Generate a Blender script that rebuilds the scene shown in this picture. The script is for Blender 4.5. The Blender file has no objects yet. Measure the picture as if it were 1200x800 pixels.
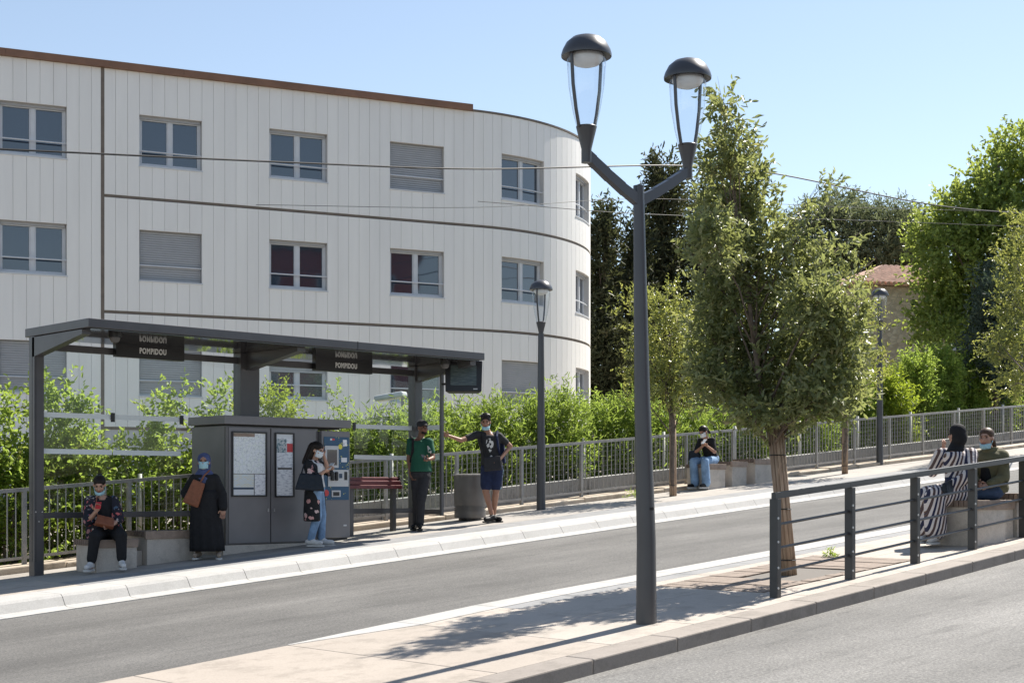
import bpy, bmesh, math, random
import numpy as np
from mathutils import Vector, Matrix

# ------------------------------------------------------------------ camera, sky, sun, exposure
sc = bpy.context.scene
R_ = math.radians
TH = R_(46.0); S = 0.079; EYE = 1.90          # heading off the street axis, street gradient, lens height
F, CX, HY = 1700.0, 600.0, 572.0              # focal length / centre / horizon in photo pixels
CT, ST = math.cos(TH), math.sin(TH)
cd = bpy.data.cameras.new('camera'); cam = bpy.data.objects.new('camera', cd)
sc.collection.objects.link(cam); sc.camera = cam
cam.location = (0, 0, EYE); cam.rotation_euler = (R_(90), 0, TH - R_(90))
cd.sensor_width = 36.0; cd.lens = 36.0 * F / 1200; cd.shift_y = (HY - 400) / 1200
cd.clip_start = 0.1; cd.clip_end = 3000
SUN_AZ, SUN_EL = R_(3.0), R_(50.0)
w = bpy.data.worlds.new('World'); sc.world = w; w.use_nodes = True
nt = w.node_tree; bg = nt.nodes['Background']
sky = nt.nodes.new('ShaderNodeTexSky'); sky.sky_type = 'NISHITA'; sky.sun_disc = False
sky.sun_elevation = SUN_EL; sky.sun_rotation = R_(90) - SUN_AZ
sky.altitude = 50; sky.air_density = 1.0; sky.dust_density = 0.2; sky.ozone_density = 1.6
hsv = nt.nodes.new('ShaderNodeHueSaturation'); hsv.inputs['Saturation'].default_value = 0.80; hsv.inputs['Hue'].default_value = 0.497
nt.links.new(sky.outputs[0], hsv.inputs['Color']); nt.links.new(hsv.outputs[0], bg.inputs[0]); bg.inputs[1].default_value = 0.084
sd = bpy.data.lights.new('sun', 'SUN'); sun = bpy.data.objects.new('sun', sd); sc.collection.objects.link(sun)
sd.energy = 5.0; sd.angle = R_(0.55); sd.color = (1.0, 0.94, 0.85)
sdir = Vector((math.cos(SUN_EL)*math.cos(SUN_AZ), math.cos(SUN_EL)*math.sin(SUN_AZ), math.sin(SUN_EL)))
sun.rotation_euler = sdir.to_track_quat('Z', 'Y').to_euler(); sun.location = (20, 5, 40)
vs = sc.view_settings; vs.view_transform = 'Standard'; vs.look = 'None'; vs.exposure = 0.96; vs.gamma = 1.0
vs.use_curve_mapping = False
sc.cycles.transparent_max_bounces = 24
rng = np.random.default_rng(7); random.seed(7)

# ------------------------------------------------------------------ pixel helpers (photo pixel -> direction; distance from what it touches)
def ray(x, y):
    r = (x-CX)/F
    return CT + r*ST, ST - r*CT, (HY-y)/F
def gnd(x, y, dz=0.0):
    a, b, z = ray(x, y); d = (EYE-dz)/(S*a-z); return Vector((a*d, b*d, EYE+z*d))
def pv(x, v, y=HY):
    a, b, z = ray(x, y); d = v/b; return Vector((a*d, v, EYE+z*d))
def pd(x, y, d):
    a, b, z = ray(x, y); return Vector((a*d, b*d, EYE+z*d))
def ux(x, v): return pv(x, v).x
def zg(u): return S*u

# ------------------------------------------------------------------ materials
MATS = {}
def mat(name, col, rough=0.6, metal=0.0, spec=0.5, var=0.0, vscale=6.0, bump=0.0, bscale=60.0, col2=None, detail=6.0, obj=True):
    m = bpy.data.materials.new(name); m.use_nodes = True; n = m.node_tree.nodes; l = m.node_tree.links
    b = n['Principled BSDF']; b.inputs['Roughness'].default_value = rough; b.inputs['Metallic'].default_value = metal
    b.inputs['Specular IOR Level'].default_value = spec
    b.inputs['Base Color'].default_value = (*col, 1)
    tc = n.new('ShaderNodeTexCoord')
    geo = n.new('ShaderNodeNewGeometry')
    src = geo.outputs['Position'] if not obj else tc.outputs['Object']
    if var or col2:
        no = n.new('ShaderNodeTexNoise'); no.inputs['Scale'].default_value = vscale; no.inputs['Detail'].default_value = detail
        l.new(src, no.inputs['Vector'])
        cr = n.new('ShaderNodeValToRGB'); c2 = col2 or tuple(min(1, c*(1+var)) for c in col)
        c1 = col if col2 else tuple(c*(1-var) for c in col)
        cr.color_ramp.elements[0].position = 0.3; cr.color_ramp.elements[1].position = 0.7
        cr.color_ramp.elements[0].color = (*c1, 1); cr.color_ramp.elements[1].color = (*c2, 1)
        l.new(no.outputs[0], cr.inputs[0]); l.new(cr.outputs[0], b.inputs['Base Color'])
    if bump:
        nb = n.new('ShaderNodeTexNoise'); nb.inputs['Scale'].default_value = bscale; nb.inputs['Detail'].default_value = 4
        l.new(src, nb.inputs['Vector']); bp = n.new('ShaderNodeBump'); bp.inputs['Strength'].default_value = bump
        bp.inputs['Distance'].default_value = 0.02
        l.new(nb.outputs[0], bp.inputs['Height']); l.new(bp.outputs[0], b.inputs['Normal'])
    MATS[name] = m; return m

class NT:                                     # small wrapper for custom node trees
    def __init__(s, name):
        s.m = bpy.data.materials.new(name); s.m.use_nodes = True; s.t = s.m.node_tree; s.b = s.t.nodes['Principled BSDF']
        MATS[name] = s.m
    def n(s, typ, **k):
        o = s.t.nodes.new(typ)
        for a, v in k.items():
            if a.startswith('i_'):
                key = a[2:]; key = int(key) if key.isdigit() else key.replace('_', ' ')
                o.inputs[key].default_value = v
            else: setattr(o, a, v)
        return o
    def l(s, a, b): s.t.links.new(a, b)
    def ramp(s, src, stops, interp='LINEAR'):
        r = s.n('ShaderNodeValToRGB'); r.color_ramp.interpolation = interp; e = r.color_ramp.elements
        while len(e) < len(stops): e.new(0.5)
        for i, (p, c) in enumerate(stops): e[i].position = p; e[i].color = (*c, 1)
        s.l(src, r.inputs[0]); return r.outputs[0]
    def math(s, op, a, b=None):
        o = s.n('ShaderNodeMath', operation=op)
        for i, x in enumerate((a, b)):
            if x is None: continue
            if isinstance(x, (int, float)): o.inputs[i].default_value = x
            else: s.l(x, o.inputs[i])
        return o.outputs[0]
    def mix(s, f, a, b, typ='MIX'):
        o = s.n('ShaderNodeMixRGB', blend_type=typ)
        for i, x in enumerate((f, a, b)):
            if isinstance(x, (int, float)): o.inputs[i].default_value = x
            elif isinstance(x, tuple): o.inputs[i].default_value = (*x, 1)
            else: s.l(x, o.inputs[i])
        return o.outputs[0]
    def coord(s, kind='Object'): return s.n('ShaderNodeTexCoord').outputs[kind]
    def noise(s, vec, scale, detail=5, rough=0.55):
        o = s.n('ShaderNodeTexNoise'); o.inputs['Scale'].default_value = scale; o.inputs['Detail'].default_value = detail
        o.inputs['Roughness'].default_value = rough; s.l(vec, o.inputs['Vector']); return o.outputs[0]
    def bump(s, h, st=0.3, dist=0.01):
        o = s.n('ShaderNodeBump'); o.inputs['Strength'].default_value = st; o.inputs['Distance'].default_value = dist
        s.l(h, o.inputs['Height']); s.l(o.outputs[0], s.b.inputs['Normal'])

def asphalt(name, c0, c1):
    k = NT(name); p = k.n('ShaderNodeNewGeometry').outputs['Position']
    mp = k.n('ShaderNodeMapping'); mp.inputs['Scale'].default_value = (0.22, 1.6, 1); k.l(p, mp.inputs[0])
    big = k.noise(mp.outputs[0], 1.0, 7, 0.65); sp = k.noise(p, 48, 4, 0.75); md = k.noise(p, 0.7, 5)
    base = k.ramp(big, [(0.3, c0), (0.72, c1)])
    s1 = k.ramp(sp, [(0.30, (0.45, 0.45, 0.45)), (0.5, (0.95, 0.95, 0.95)), (0.72, (1.7, 1.68, 1.62))])
    c = k.mix(1.0, base, s1, 'MULTIPLY')
    c = k.mix(1.0, c, k.ramp(md, [(0.35, (0.86, 0.86, 0.86)), (0.65, (1.1, 1.1, 1.1))]), 'MULTIPLY')
    sx = k.n('ShaderNodeSeparateXYZ'); k.l(p, sx.inputs[0]); tr = k.math('SINE', k.math('ADD', k.math('MULTIPLY', sx.outputs[1], 3.3), k.math('MULTIPLY', k.noise(p, .25, 2), 2.0)))
    c = k.mix(1.0, c, k.ramp(k.math('ADD', k.math('MULTIPLY', tr, .5), .5), [(0, (.90, .90, .90)), (1, (1.06, 1.06, 1.06))]), 'MULTIPLY')     # polished wheel tracks
    mp2 = k.n('ShaderNodeMapping'); mp2.inputs['Scale'].default_value = (.5, 3.0, 1); k.l(p, mp2.inputs[0])
    c = k.mix(1.0, c, k.ramp(k.noise(mp2.outputs[0], 2.2, 8, .75), [(.33, (.72, .72, .72)), (.46, (1, 1, 1)), (.62, (1, 1, 1)), (.74, (1.2, 1.19, 1.17))]), 'MULTIPLY')   # stains and dusty scuffs
    k.l(c, k.b.inputs['Base Color']); k.b.inputs['Roughness'].default_value = 0.85; k.bump(sp, 0.5, 0.006)
asphalt('asphalt_lane', (0.090, 0.087, 0.083), (0.146, 0.141, 0.134))
asphalt('asphalt_near', (0.135, 0.132, 0.127), (0.205, 0.20, 0.192))

def paving(name, c0, c1, sc_=1.0, stain=0.80):
    k = NT(name); p = k.n('ShaderNodeNewGeometry').outputs['Position']
    oi = k.n('ShaderNodeObjectInfo').outputs['Random']
    a = k.noise(p, 1.1*sc_, 7, 0.65); f = k.noise(p, 60, 3, 0.6)
    c = k.ramp(a, [(0.3, c0), (0.7, c1)])
    c = k.mix(1.0, c, k.ramp(f, [(0.3, (0.9, 0.9, 0.9)), (0.7, (1.08, 1.08, 1.08))]), 'MULTIPLY')
    c = k.mix(1.0, c, k.ramp(oi, [(0.0, (0.95, 0.95, 0.95)), (1.0, (1.04, 1.035, 1.03))]), 'MULTIPLY')
    st = k.noise(p, 3.3, 6, 0.7)
    c = k.mix(1.0, c, k.ramp(st, [(0.36, (stain, stain, stain*0.99)), (0.5, (1, 1, 1))]), 'MULTIPLY')
    k.l(c, k.b.inputs['Base Color']); k.b.inputs['Roughness'].default_value = 0.8; k.bump(f, 0.25, 0.004)
paving('pave_beige', (0.335, 0.292, 0.25), (0.385, 0.337, 0.29))
paving('pave_pale', (0.39, 0.346, 0.30), (0.445, 0.396, 0.346))
paving('pave_platform', (0.325, 0.30, 0.27), (0.38, 0.352, 0.32))
paving('pave_grey', (0.22, 0.222, 0.226), (0.27, 0.27, 0.272))
paving('kerb_white', (0.40, 0.39, 0.375), (0.455, 0.445, 0.425), stain=0.9)
paving('kerb_tan', (0.24, 0.21, 0.185), (0.30, 0.265, 0.235))
paving('stone_border', (0.42, 0.35, 0.27), (0.55, 0.47, 0.38), 2.0, 0.7)
paving('concrete_bench', (0.47, 0.42, 0.37), (0.56, 0.51, 0.45), 2.0, 0.8)
paving('concrete_wall', (0.30, 0.30, 0.29), (0.38, 0.375, 0.36), 1.5, 0.7)
paving('soil', (0.10, 0.075, 0.05), (0.17, 0.13, 0.09), 3.0, 0.6)
mat('joint', (0.17, 0.155, 0.14), 0.95)
mat('cabinet_grey', (0.185, 0.178, 0.184), 0.42, 0.1, 0.5, var=0.08, vscale=3)
mat('metal_dark', (0.088, 0.085, 0.090), 0.38, 0.25, 0.5, var=0.10, vscale=3)
mat('lamp_paint', (0.072, 0.073, 0.080), 0.36, 0.3, 0.5, var=0.08, vscale=2)
mat('metal_black', (0.015, 0.015, 0.017), 0.4, 0.0)
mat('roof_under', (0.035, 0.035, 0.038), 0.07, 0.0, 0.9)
mat('fence_galv', (0.36, 0.345, 0.33), 0.55, 0.35, 0.4, var=0.15, vscale=8)
mat('bin_metal', (0.13, 0.125, 0.122), 0.5, 0.35, var=0.12, vscale=5)
mat('railing', (0.055, 0.055, 0.056), 0.45, 0.2, var=0.1, vscale=8)
mat('bolt', (0.5, 0.5, 0.5), 0.4, 0.8)
mat('white_letters', (0.9, 0.9, 0.88), 0.5)
mat('frame_white', (0.58, 0.60, 0.63), 0.4, var=0.04)
mat('shutter', (0.37, 0.38, 0.40), 0.5, var=0.05, vscale=4)
mat('band_brown', (0.155, 0.125, 0.10), 0.6, var=0.15)
mat('coping', (0.22, 0.115, 0.07), 0.55, 0.2, var=0.15, vscale=2)
mat('dark_gap', (0.55, 0.54, 0.53), 0.8)
mat('wood_slat', (0.17, 0.125, 0.10), 0.7, var=0.3, vscale=14, bump=0.2)
mat('wood_front', (0.30, 0.225, 0.175), 0.7, var=0.2, vscale=10, bump=0.2)
mat('wood_red', (0.135, 0.028, 0.032), 0.42, var=0.2, vscale=10)
mat('rubber', (0.02, 0.02, 0.02), 0.7)
mat('strip_white', (0.72, 0.76, 0.76), 0.5)
mat('poster_white', (0.72, 0.74, 0.77), 0.4)
mat('navy', (0.03, 0.06, 0.11), 0.4)
mat('red', (0.60, 0.045, 0.05), 0.4)
mat('yellow', (0.75, 0.66, 0.06), 0.4)
mat('lightgrey', (0.55, 0.56, 0.57), 0.35)
mat('cable', (0.012, 0.012, 0.013), 0.5)
mat('gravel', (0.42, 0.36, 0.29), 0.9, var=0.35, vscale=60, bump=0.8, bscale=90)
mat('bark', (0.13, 0.10, 0.078), 0.9, var=0.35, vscale=14, bump=0.8, bscale=30)

k = NT('cladding'); p = k.n('ShaderNodeNewGeometry').outputs['Position']; oi = k.n('ShaderNodeObjectInfo').outputs['Random']
mp = k.n('ShaderNodeMapping'); mp.inputs['Scale'].default_value = (1, 1, 0.13); k.l(p, mp.inputs[0])
a = k.noise(mp.outputs[0], 2.2, 8, 0.65); g = k.noise(p, 40, 3)
c = k.ramp(a, [(0.25, (0.775, 0.755, 0.72)), (0.75, (0.86, 0.84, 0.805))])
c = k.mix(1.0, c, k.ramp(oi, [(0, (0.982, 0.982, 0.985)), (1, (1.015, 1.015, 1.01))]), 'MULTIPLY')
k.l(c, k.b.inputs['Base Color']); k.b.inputs['Roughness'].default_value = 0.5; k.bump(g, 0.06, 0.003)

def glassy(name, tint, refl, rough=0.0, body=None):    # thin sheet: mostly see-through with a fresnel sheen
    m = bpy.data.materials.new(name); m.use_nodes = True; t = m.node_tree; t.nodes.clear()
    o = t.nodes.new('ShaderNodeOutputMaterial'); tr = t.nodes.new('ShaderNodeBsdfTransparent'); tr.inputs[0].default_value = (*tint, 1)
    g = t.nodes.new('ShaderNodeBsdfGlossy'); g.inputs['Roughness'].default_value = rough
    fr = t.nodes.new('ShaderNodeFresnel'); gm = t.nodes.new('ShaderNodeNewGeometry'); iv = t.nodes.new('ShaderNodeMapRange'); iv.inputs['To Min'].default_value = refl; iv.inputs['To Max'].default_value = 1/refl; t.links.new(gm.outputs['Backfacing'], iv.inputs['Value']); t.links.new(iv.outputs[0], fr.inputs[0])
    mx = t.nodes.new('ShaderNodeMixShader'); t.links.new(fr.outputs[0], mx.inputs[0])
    t.links.new(tr.outputs[0], mx.inputs[1]); t.links.new(g.outputs[0], mx.inputs[2]); t.links.new(mx.outputs[0], o.inputs[0]); MATS[name] = m
glassy('glass_shelter', (0.955, 0.975, 0.97), 1.32)
glassy('glass_lamp', (0.93, 0.95, 0.965), 1.55, 0.05)
# window panes: dark room behind a sheet that mirrors the sky
k = NT('window_glass'); k.b.inputs['Base Color'].default_value = (0.020, 0.036, 0.060, 1); k.b.inputs['Roughness'].default_value = 0.03
k.b.inputs['IOR'].default_value = 2.1
wv = k.noise(k.n('ShaderNodeNewGeometry').outputs['Position'], 0.9, 2); k.bump(wv, 0.03, 0.05)

# ------------------------------------------------------------------ mesh building
col = sc.collection
OFF = {}                                       # object name -> world offset of its frame (translation only)
class MB:
    def __init__(s): s.v = []; s.f = []; s.m = []
    def add(s, vs_, fs, mi=0):
        o = len(s.v); s.v += [tuple(p) for p in vs_]; s.f += [tuple(i+o for i in f) for f in fs]; s.m += [mi]*len(fs); return s
    def hexa(s, p, mi=0):                      # 8 points: bottom ring, top ring
        return s.add(p, [(3,2,1,0),(4,5,6,7),(0,1,5,4),(1,2,6,5),(2,3,7,6),(3,0,4,7)], mi)
    def box(s, x0, x1, y0, y1, z0, z1, mi=0):
        return s.hexa([(x0,y0,z0),(x1,y0,z0),(x1,y1,z0),(x0,y1,z0),(x0,y0,z1),(x1,y0,z1),(x1,y1,z1),(x0,y1,z1)], mi)
    def sbox(s, u0, u1, v0, v1, h0, h1, mi=0): # box that follows the street gradient
        a, b = S*u0, S*u1
        return s.hexa([(u0,v0,a+h0),(u1,v0,b+h0),(u1,v1,b+h0),(u0,v1,a+h0),(u0,v0,a+h1),(u1,v0,b+h1),(u1,v1,b+h1),(u0,v1,a+h1)], mi)
    def extr(s, prof, path0, path1, mi=0):     # profile (y,z) swept between two x,z-offset stations
        n = len(prof); (x0, z0), (x1, z1) = path0, path1
        vs_ = [(x0, y, z+z0) for y, z in prof] + [(x1, y, z+z1) for y, z in prof]
        fs = [(i, (i+1) % n, n+(i+1) % n, n+i) for i in range(n)] + [tuple(range(n))[::-1], tuple(range(n, 2*n))]
        return s.add(vs_, fs, mi)
    def tube(s, pts, rad, n=8, mi=0, cap=True):
        pts = [Vector(p) for p in pts]; rad = rad if hasattr(rad, '__len__') else [rad]*len(pts)
        vs_, fs = [], []; up = None
        for i, p in enumerate(pts):
            t = (pts[min(i+1, len(pts)-1)] - pts[max(i-1, 0)]).normalized()
            if up is None: up = Vector((0,0,1)) if abs(t.z) < 0.9 else Vector((1,0,0))
            a = t.cross(up).normalized(); b = a.cross(t).normalized(); up = b
            for j in range(n):
                q = 2*math.pi*j/n; vs_.append(p + rad[i]*(math.cos(q)*a + math.sin(q)*b))
        for i in range(len(pts)-1):
            for j in range(n): fs.append((i*n+j, i*n+(j+1) % n, (i+1)*n+(j+1) % n, (i+1)*n+j))
        if cap: fs += [tuple(range(n))[::-1], tuple(range((len(pts)-1)*n, len(pts)*n))]
        return s.add(vs_, fs, mi)
    def lathe(s, prof, n=20, o=(0,0,0), mi=0, a0=0, a1=2*math.pi, mat4=None):
        full = abs(a1-a0-2*math.pi) < 1e-6; m = n if full else n+1; vs_, fs = [], []
        for r, z in prof:
            for j in range(m):
                q = a0+(a1-a0)*j/n; v = Vector((r*math.cos(q), r*math.sin(q), z))
                if mat4: v = mat4 @ v
                vs_.append((o[0]+v[0], o[1]+v[1], o[2]+v[2]))
        for i in range(len(prof)-1):
            for j in range(n): fs.append((i*m+j, i*m+(j+1) % m, (i+1)*m+(j+1) % m, (i+1)*m+j))
        return s.add(vs_, fs, mi)
    def ell(s, c, r, rot=None, n=12, m=8, mi=0):
        vs_, fs = [], []; c = Vector(c)
        for i in range(m+1):
            p = math.pi*i/m
            for j in range(n):
                q = 2*math.pi*j/n
                v = Vector((r[0]*math.sin(p)*math.cos(q), r[1]*math.sin(p)*math.sin(q), r[2]*math.cos(p)))
                if rot: v = rot @ v
                vs_.append(c+v)
        for i in range(m):
            for j in range(n): fs.append((i*n+j, (i+1)*n+j, (i+1)*n+(j+1) % n, i*n+(j+1) % n))
        return s.add(vs_, fs, mi)
    def mesh(s, name, off=(0,0,0)):
        me = bpy.data.meshes.new(name)
        me.from_pydata([(p[0]-off[0], p[1]-off[1], p[2]-off[2]) for p in s.v], [], s.f)
        if any(s.m): me.polygons.foreach_set('material_index', s.m)
        me.update(); return me

def finish(o, mats, smooth=False, bevel=0):
    me = o.data
    if not me.materials:
        for m in (mats if isinstance(mats, (list, tuple)) else [mats]): me.materials.append(MATS[m] if isinstance(m, str) else m)
    if smooth: me.polygons.foreach_set('use_smooth', [True]*len(me.polygons))
    if bevel:
        b = o.modifiers.new('bevel', 'BEVEL'); b.width = bevel; b.segments = 2; b.limit_method = 'ANGLE'; b.angle_limit = R_(40)
def build(name, mb, mats, parent=None, at=None, smooth=False, bevel=0):
    off = Vector(OFF[parent.name]) if parent is not None else Vector(at or (0,0,0))
    me = mb.mesh(name, off) if isinstance(mb, MB) else mb
    o = bpy.data.objects.new(name, me); col.objects.link(o)
    if parent is not None: o.parent = parent
    else: o.location = off
    OFF[o.name] = tuple(off); finish(o, mats, smooth, bevel); return o
def smooth_angle(o, deg=35):
    me = o.data; me.polygons.foreach_set('use_smooth', [True]*len(me.polygons)); me.set_sharp_from_angle(angle=R_(deg)); return o
def inst(name, me, parent, loc, rotz=0, mats=None, world=True):   # object sharing mesh data
    o = bpy.data.objects.new(name, me); col.objects.link(o); o.parent = parent
    off = OFF[parent.name] if (parent is not None and world) else (0,0,0)
    o.location = (loc[0]-off[0], loc[1]-off[1], loc[2]-off[2]); o.rotation_euler = (0,0,rotz); OFF[o.name] = tuple(loc)
    if mats and not me.materials: finish(o, mats)
    return o
def thing(name, label, cat, at=(0,0,0), rotz=0, group=None, kind=None):
    o = bpy.data.objects.new(name, None); col.objects.link(o); o.location = at; o.rotation_euler = (0,0,rotz)
    o.empty_display_size = 0.2; OFF[o.name] = tuple(at) if rotz == 0 else (0,0,0)
    return tag(o, label, cat, group, kind)
def tag(o, label, cat=None, group=None, kind=None):
    o['label'] = label
    if cat: o['category'] = cat
    if group: o['group'] = group
    if kind: o['kind'] = kind
    return o
def struct(o, label=None):
    o['kind'] = 'structure'
    if label: o['label'] = label
    return o
def text_mesh(body, size, ext=0.004):
    cu = bpy.data.curves.new('lettering', 'FONT'); cu.body = body; cu.size = size; cu.extrude = ext; cu.align_x = 'CENTER'; cu.align_y = 'CENTER'
    cu.resolution_u = 3; cu.offset = .0035; cu.space_character = 1.15
    o = bpy.data.objects.new('lettering', cu); col.objects.link(o)
    dg = bpy.context.evaluated_depsgraph_get(); me = bpy.data.meshes.new_from_object(o.evaluated_get(dg))
    bpy.data.objects.remove(o); bpy.data.curves.remove(cu); return me

# ------------------------------------------------------------------ ground, roads, pavements
U0, U1 = -14.0, 64.0
def zfar(u):                                    # hillside levels off well outside the view
    return S*u if -14 <= u <= 64 else (S*64 + 0.02*(u-64) if u > 64 else S*-14 + 0.02*(u+14))
mb = MB(); us = [-900, -300, -60, -14, 0, 20, 40, 64, 100, 300, 900]; vv = [-900, -200, -40, 6, 19.5, 20.5, 40, 120, 900]
pts = [(u, v, zfar(u)-0.32) for v in vv for u in us]; n = len(us)
mb.add(pts, [(j*n+i, j*n+i+1, (j+1)*n+i+1, (j+1)*n+i) for j in range(len(vv)-1) for i in range(n-1)])
struct(build('ground', mb, 'soil'))
def sheet(name, u0, u1, v0, v1, h, m):
    mb = MB(); mb.sbox(u0, u1, v0, v1, h-0.1, h); return struct(build(name, mb, m))
def kv(u): return 7.30 + 0.052*(u-7.0)          # near kerb line of the island
mb = MB(); a, b = U0, U1
mb.hexa([(a,-9,S*a-.3),(b,-9,S*b-.3),(b,kv(b)+.05,S*b-.3),(a,kv(a)+.05,S*a-.3),(a,-9,S*a-.112),(b,-9,S*b-.112),(b,kv(b)+.05,S*b-.112),(a,kv(a)+.05,S*a-.112)])
struct(build('road', mb, 'asphalt_near'))
sheet('bus_lane_road', U0, U1, 9.6, 15.8, -0.15, 'asphalt_lane')
# the island: bed, kerb stones, paving slabs, white and grey edge stones
isl = MB(); ue = [U0, 3.0, 5.35, 7.3, 10.0, U1]; ve = [9.6, 10.04, 10.13, 10.22, 10.50, 10.50]
def vedge(u): return float(np.interp(u, ue, ve))
for i in range(len(ue)-1):
    a, b = ue[i], ue[i+1]
    isl.hexa([(a,kv(a)+.04,S*a-.3),(b,kv(b)+.04,S*b-.3),(b,ve[i+1]-.02,S*b-.3),(a,ve[i]-.02,S*a-.3),
              (a,kv(a)+.04,S*a-.012),(b,kv(b)+.04,S*b-.012),(b,ve[i+1]-.02,S*b-.012),(a,ve[i]-.02,S*a-.012)])
island = struct(build('traffic_island_pavement', isl, 'joint'))
g = 0.004
def slab(parent, name, q, m, h0=-0.10, h1=0.0, bevel=0.004):   # q: four (u,v) corners, counter-clockwise
    cx_ = sum(p[0] for p in q)/4; cy_ = sum(p[1] for p in q)/4; base = Vector((cx_, cy_, S*cx_))
    P = [(cx_+(u-cx_)*(1-2*g/max(.1, abs(q[1][0]-q[0][0]))), cy_+(v-cy_)*(1-2*g/max(.1, abs(q[2][1]-q[1][1])))) for u, v in q]
    mb = MB(); mb.hexa([(u-cx_, v-cy_, S*(u-cx_)+h0) for u, v in P] + [(u-cx_, v-cy_, S*(u-cx_)+h1) for u, v in P])
    o = inst(name, mb.mesh(name), parent, base, 0, m)
    if bevel: finish(o, m, False, bevel)
    return o
# kerb stones along the near road: ~1.04 m each
mbk = MB()
u = U0
kerb_u = []
while u < 40: kerb_u.append(u); u += 1.045
for u in kerb_u:
    a, b = u, u+1.045
    slab(island, 'kerb_stone', [(a,kv(a)),(b,kv(b)),(b,kv(b)+.30),(a,kv(a)+.30)], 'kerb_tan', -0.2, 0.002, 0.012)
PIT = (11.40, 14.22, 8.36, 9.66)
def wv_in(u): return vedge(u) - (0.36 if u > 7.25 else 0.02)
def gv_in(u): return wv_in(u) - (0.25 if u > 9.6 else 0.0)
edges = [-14, -8, -4, -1, 1.0, 2.6, 4.2, 5.7, 7.2, 8.5, 9.6, 10.5, 11.4, 12.3, 13.3, 14.22, 15.2, 16.2, 17.2, 18.2, 19.2, 20.2, 21.2, 22.2, 23.2, 25, 28, 32, 36, 42, 50, 64]
for a, b in zip(edges[:-1], edges[1:]):
    ka, kb = kv(a)+.30, kv(b)+.30
    m = 'pave_beige' if b <= 8.6 else 'pave_pale'
    if a >= 7.2: slab(island, 'edge_stone', [(a,wv_in(a+.01)),(b,wv_in(b)),(b,vedge(b)),(a,vedge(a))], 'kerb_white', -0.25, 0.004)
    if a >= 9.6: slab(island, 'grey_strip_slab', [(a,gv_in(a+.01)),(b,gv_in(b)),(b,wv_in(b)),(a,wv_in(a))], 'pave_grey', -0.1, 0.0)
    top_a, top_b = gv_in(a+.01), gv_in(b)
    if PIT[0]-.01 <= a and b <= PIT[1]+.01:     # around the tree pit
        slab(island, 'paving_slab', [(a,ka),(b,kb),(b,PIT[2]-.02),(a,PIT[2]-.02)], m)
        slab(island, 'paving_slab', [(a,PIT[3]+.02),(b,PIT[3]+.02),(b,top_b),(a,top_a)], m)
    elif a < 8.5:
        slab(island, 'paving_slab', [(a,ka),(b,kb),(b,top_b),(a,top_a)], m)
    else:
        mid = 8.95
        slab(island, 'paving_slab', [(a,ka),(b,kb),(b,mid),(a,mid)], m)
        slab(island, 'paving_slab', [(a,mid),(b,mid),(b,top_b),(a,top_a)], m)
# the platform: bed, bus kerb, grey strip, slabs, stone border under the fence
plat = MB(); plat.sbox(U0, U1, 16.5, 20.2, -0.30, -0.012); platform = struct(build('bus_platform_pavement', plat, 'joint'))
prof = [(15.77,-.30),(15.77,-.142),(15.99,-.138),(16.04,-.125),(16.11,-.025),(16.15,.004),(16.76,.004),(16.76,-.30)]
mk = MB(); L = 0.85; mk.extr([(y-15.77, z) for y, z in prof][::-1], (g, S*g), (L-g, S*(L-g))); kme = mk.mesh('kerb_stone')
u = -13.6+0.48
while u < 50:
    inst('bus_kerb_stone', kme, platform, (u, 15.77, S*u), 0, 'kerb_white'); u += L
for i, (a, b) in enumerate(zip(np.arange(8.75, 50, 1.5), np.arange(10.25, 51, 1.5))):
    slab(platform, 'grey_strip_slab', [(a,16.765),(b,16.765),(b,17.44),(a,17.44)], 'pave_grey', -0.1, 0.002)
    slab(platform, 'paving_slab', [(a,17.44),(b,17.44),(b,18.36),(a,18.36)], 'pave_platform')
    slab(platform, 'paving_slab', [(a,18.36),(b,18.36),(b,19.28),(a,19.28)], 'pave_platform')
for a, b in zip(np.arange(-0.25, 8.0, 1.5), np.arange(1.25, 9.0, 1.5)):
    slab(platform, 'paving_slab', [(a,16.765),(b,16.765),(b,18.0),(a,18.0)], 'pave_pale')
    slab(platform, 'paving_slab', [(a,18.0),(b,18.0),(b,19.28),(a,19.28)], 'pave_platform')
bor = None
for a in np.arange(0.2, 62, 1.2):
    b = a+1.2; slab(platform, 'border_stone', [(a,19.29),(b,19.29),(b,19.78),(a,19.78)], 'stone_border', -0.1, 0.085 + 0.012*math.sin(a*3.1), 0.02)
# ground rising behind the fence
mb = MB(); mb.sbox(U0, 64, 19.80, 60, -0.4, 0.05); struct(build('planted_bank_ground', mb, 'soil'))
mb = MB(); mb.sbox(4, 46, 22.9, 34, -0.1, 0.056); struct(build('hidden_bounce_sheet', mb, 'pave_pale'))  # pale sheet added out of sight behind the hedge, bounces sunlight onto the facade
# low concrete wall behind the fence
lw = thing('low_concrete_wall', 'long low grey concrete wall behind the metal fence below the hedge', 'wall', (14, 20.3, S*14))
for a in np.arange(13.6, 46, 2.7): slab(lw, 'wall_block', [(a,20.22),(a+2.69,20.22),(a+2.69,20.42),(a,20.42)], 'concrete_wall', -0.3, 0.40, 0.01)

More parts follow.
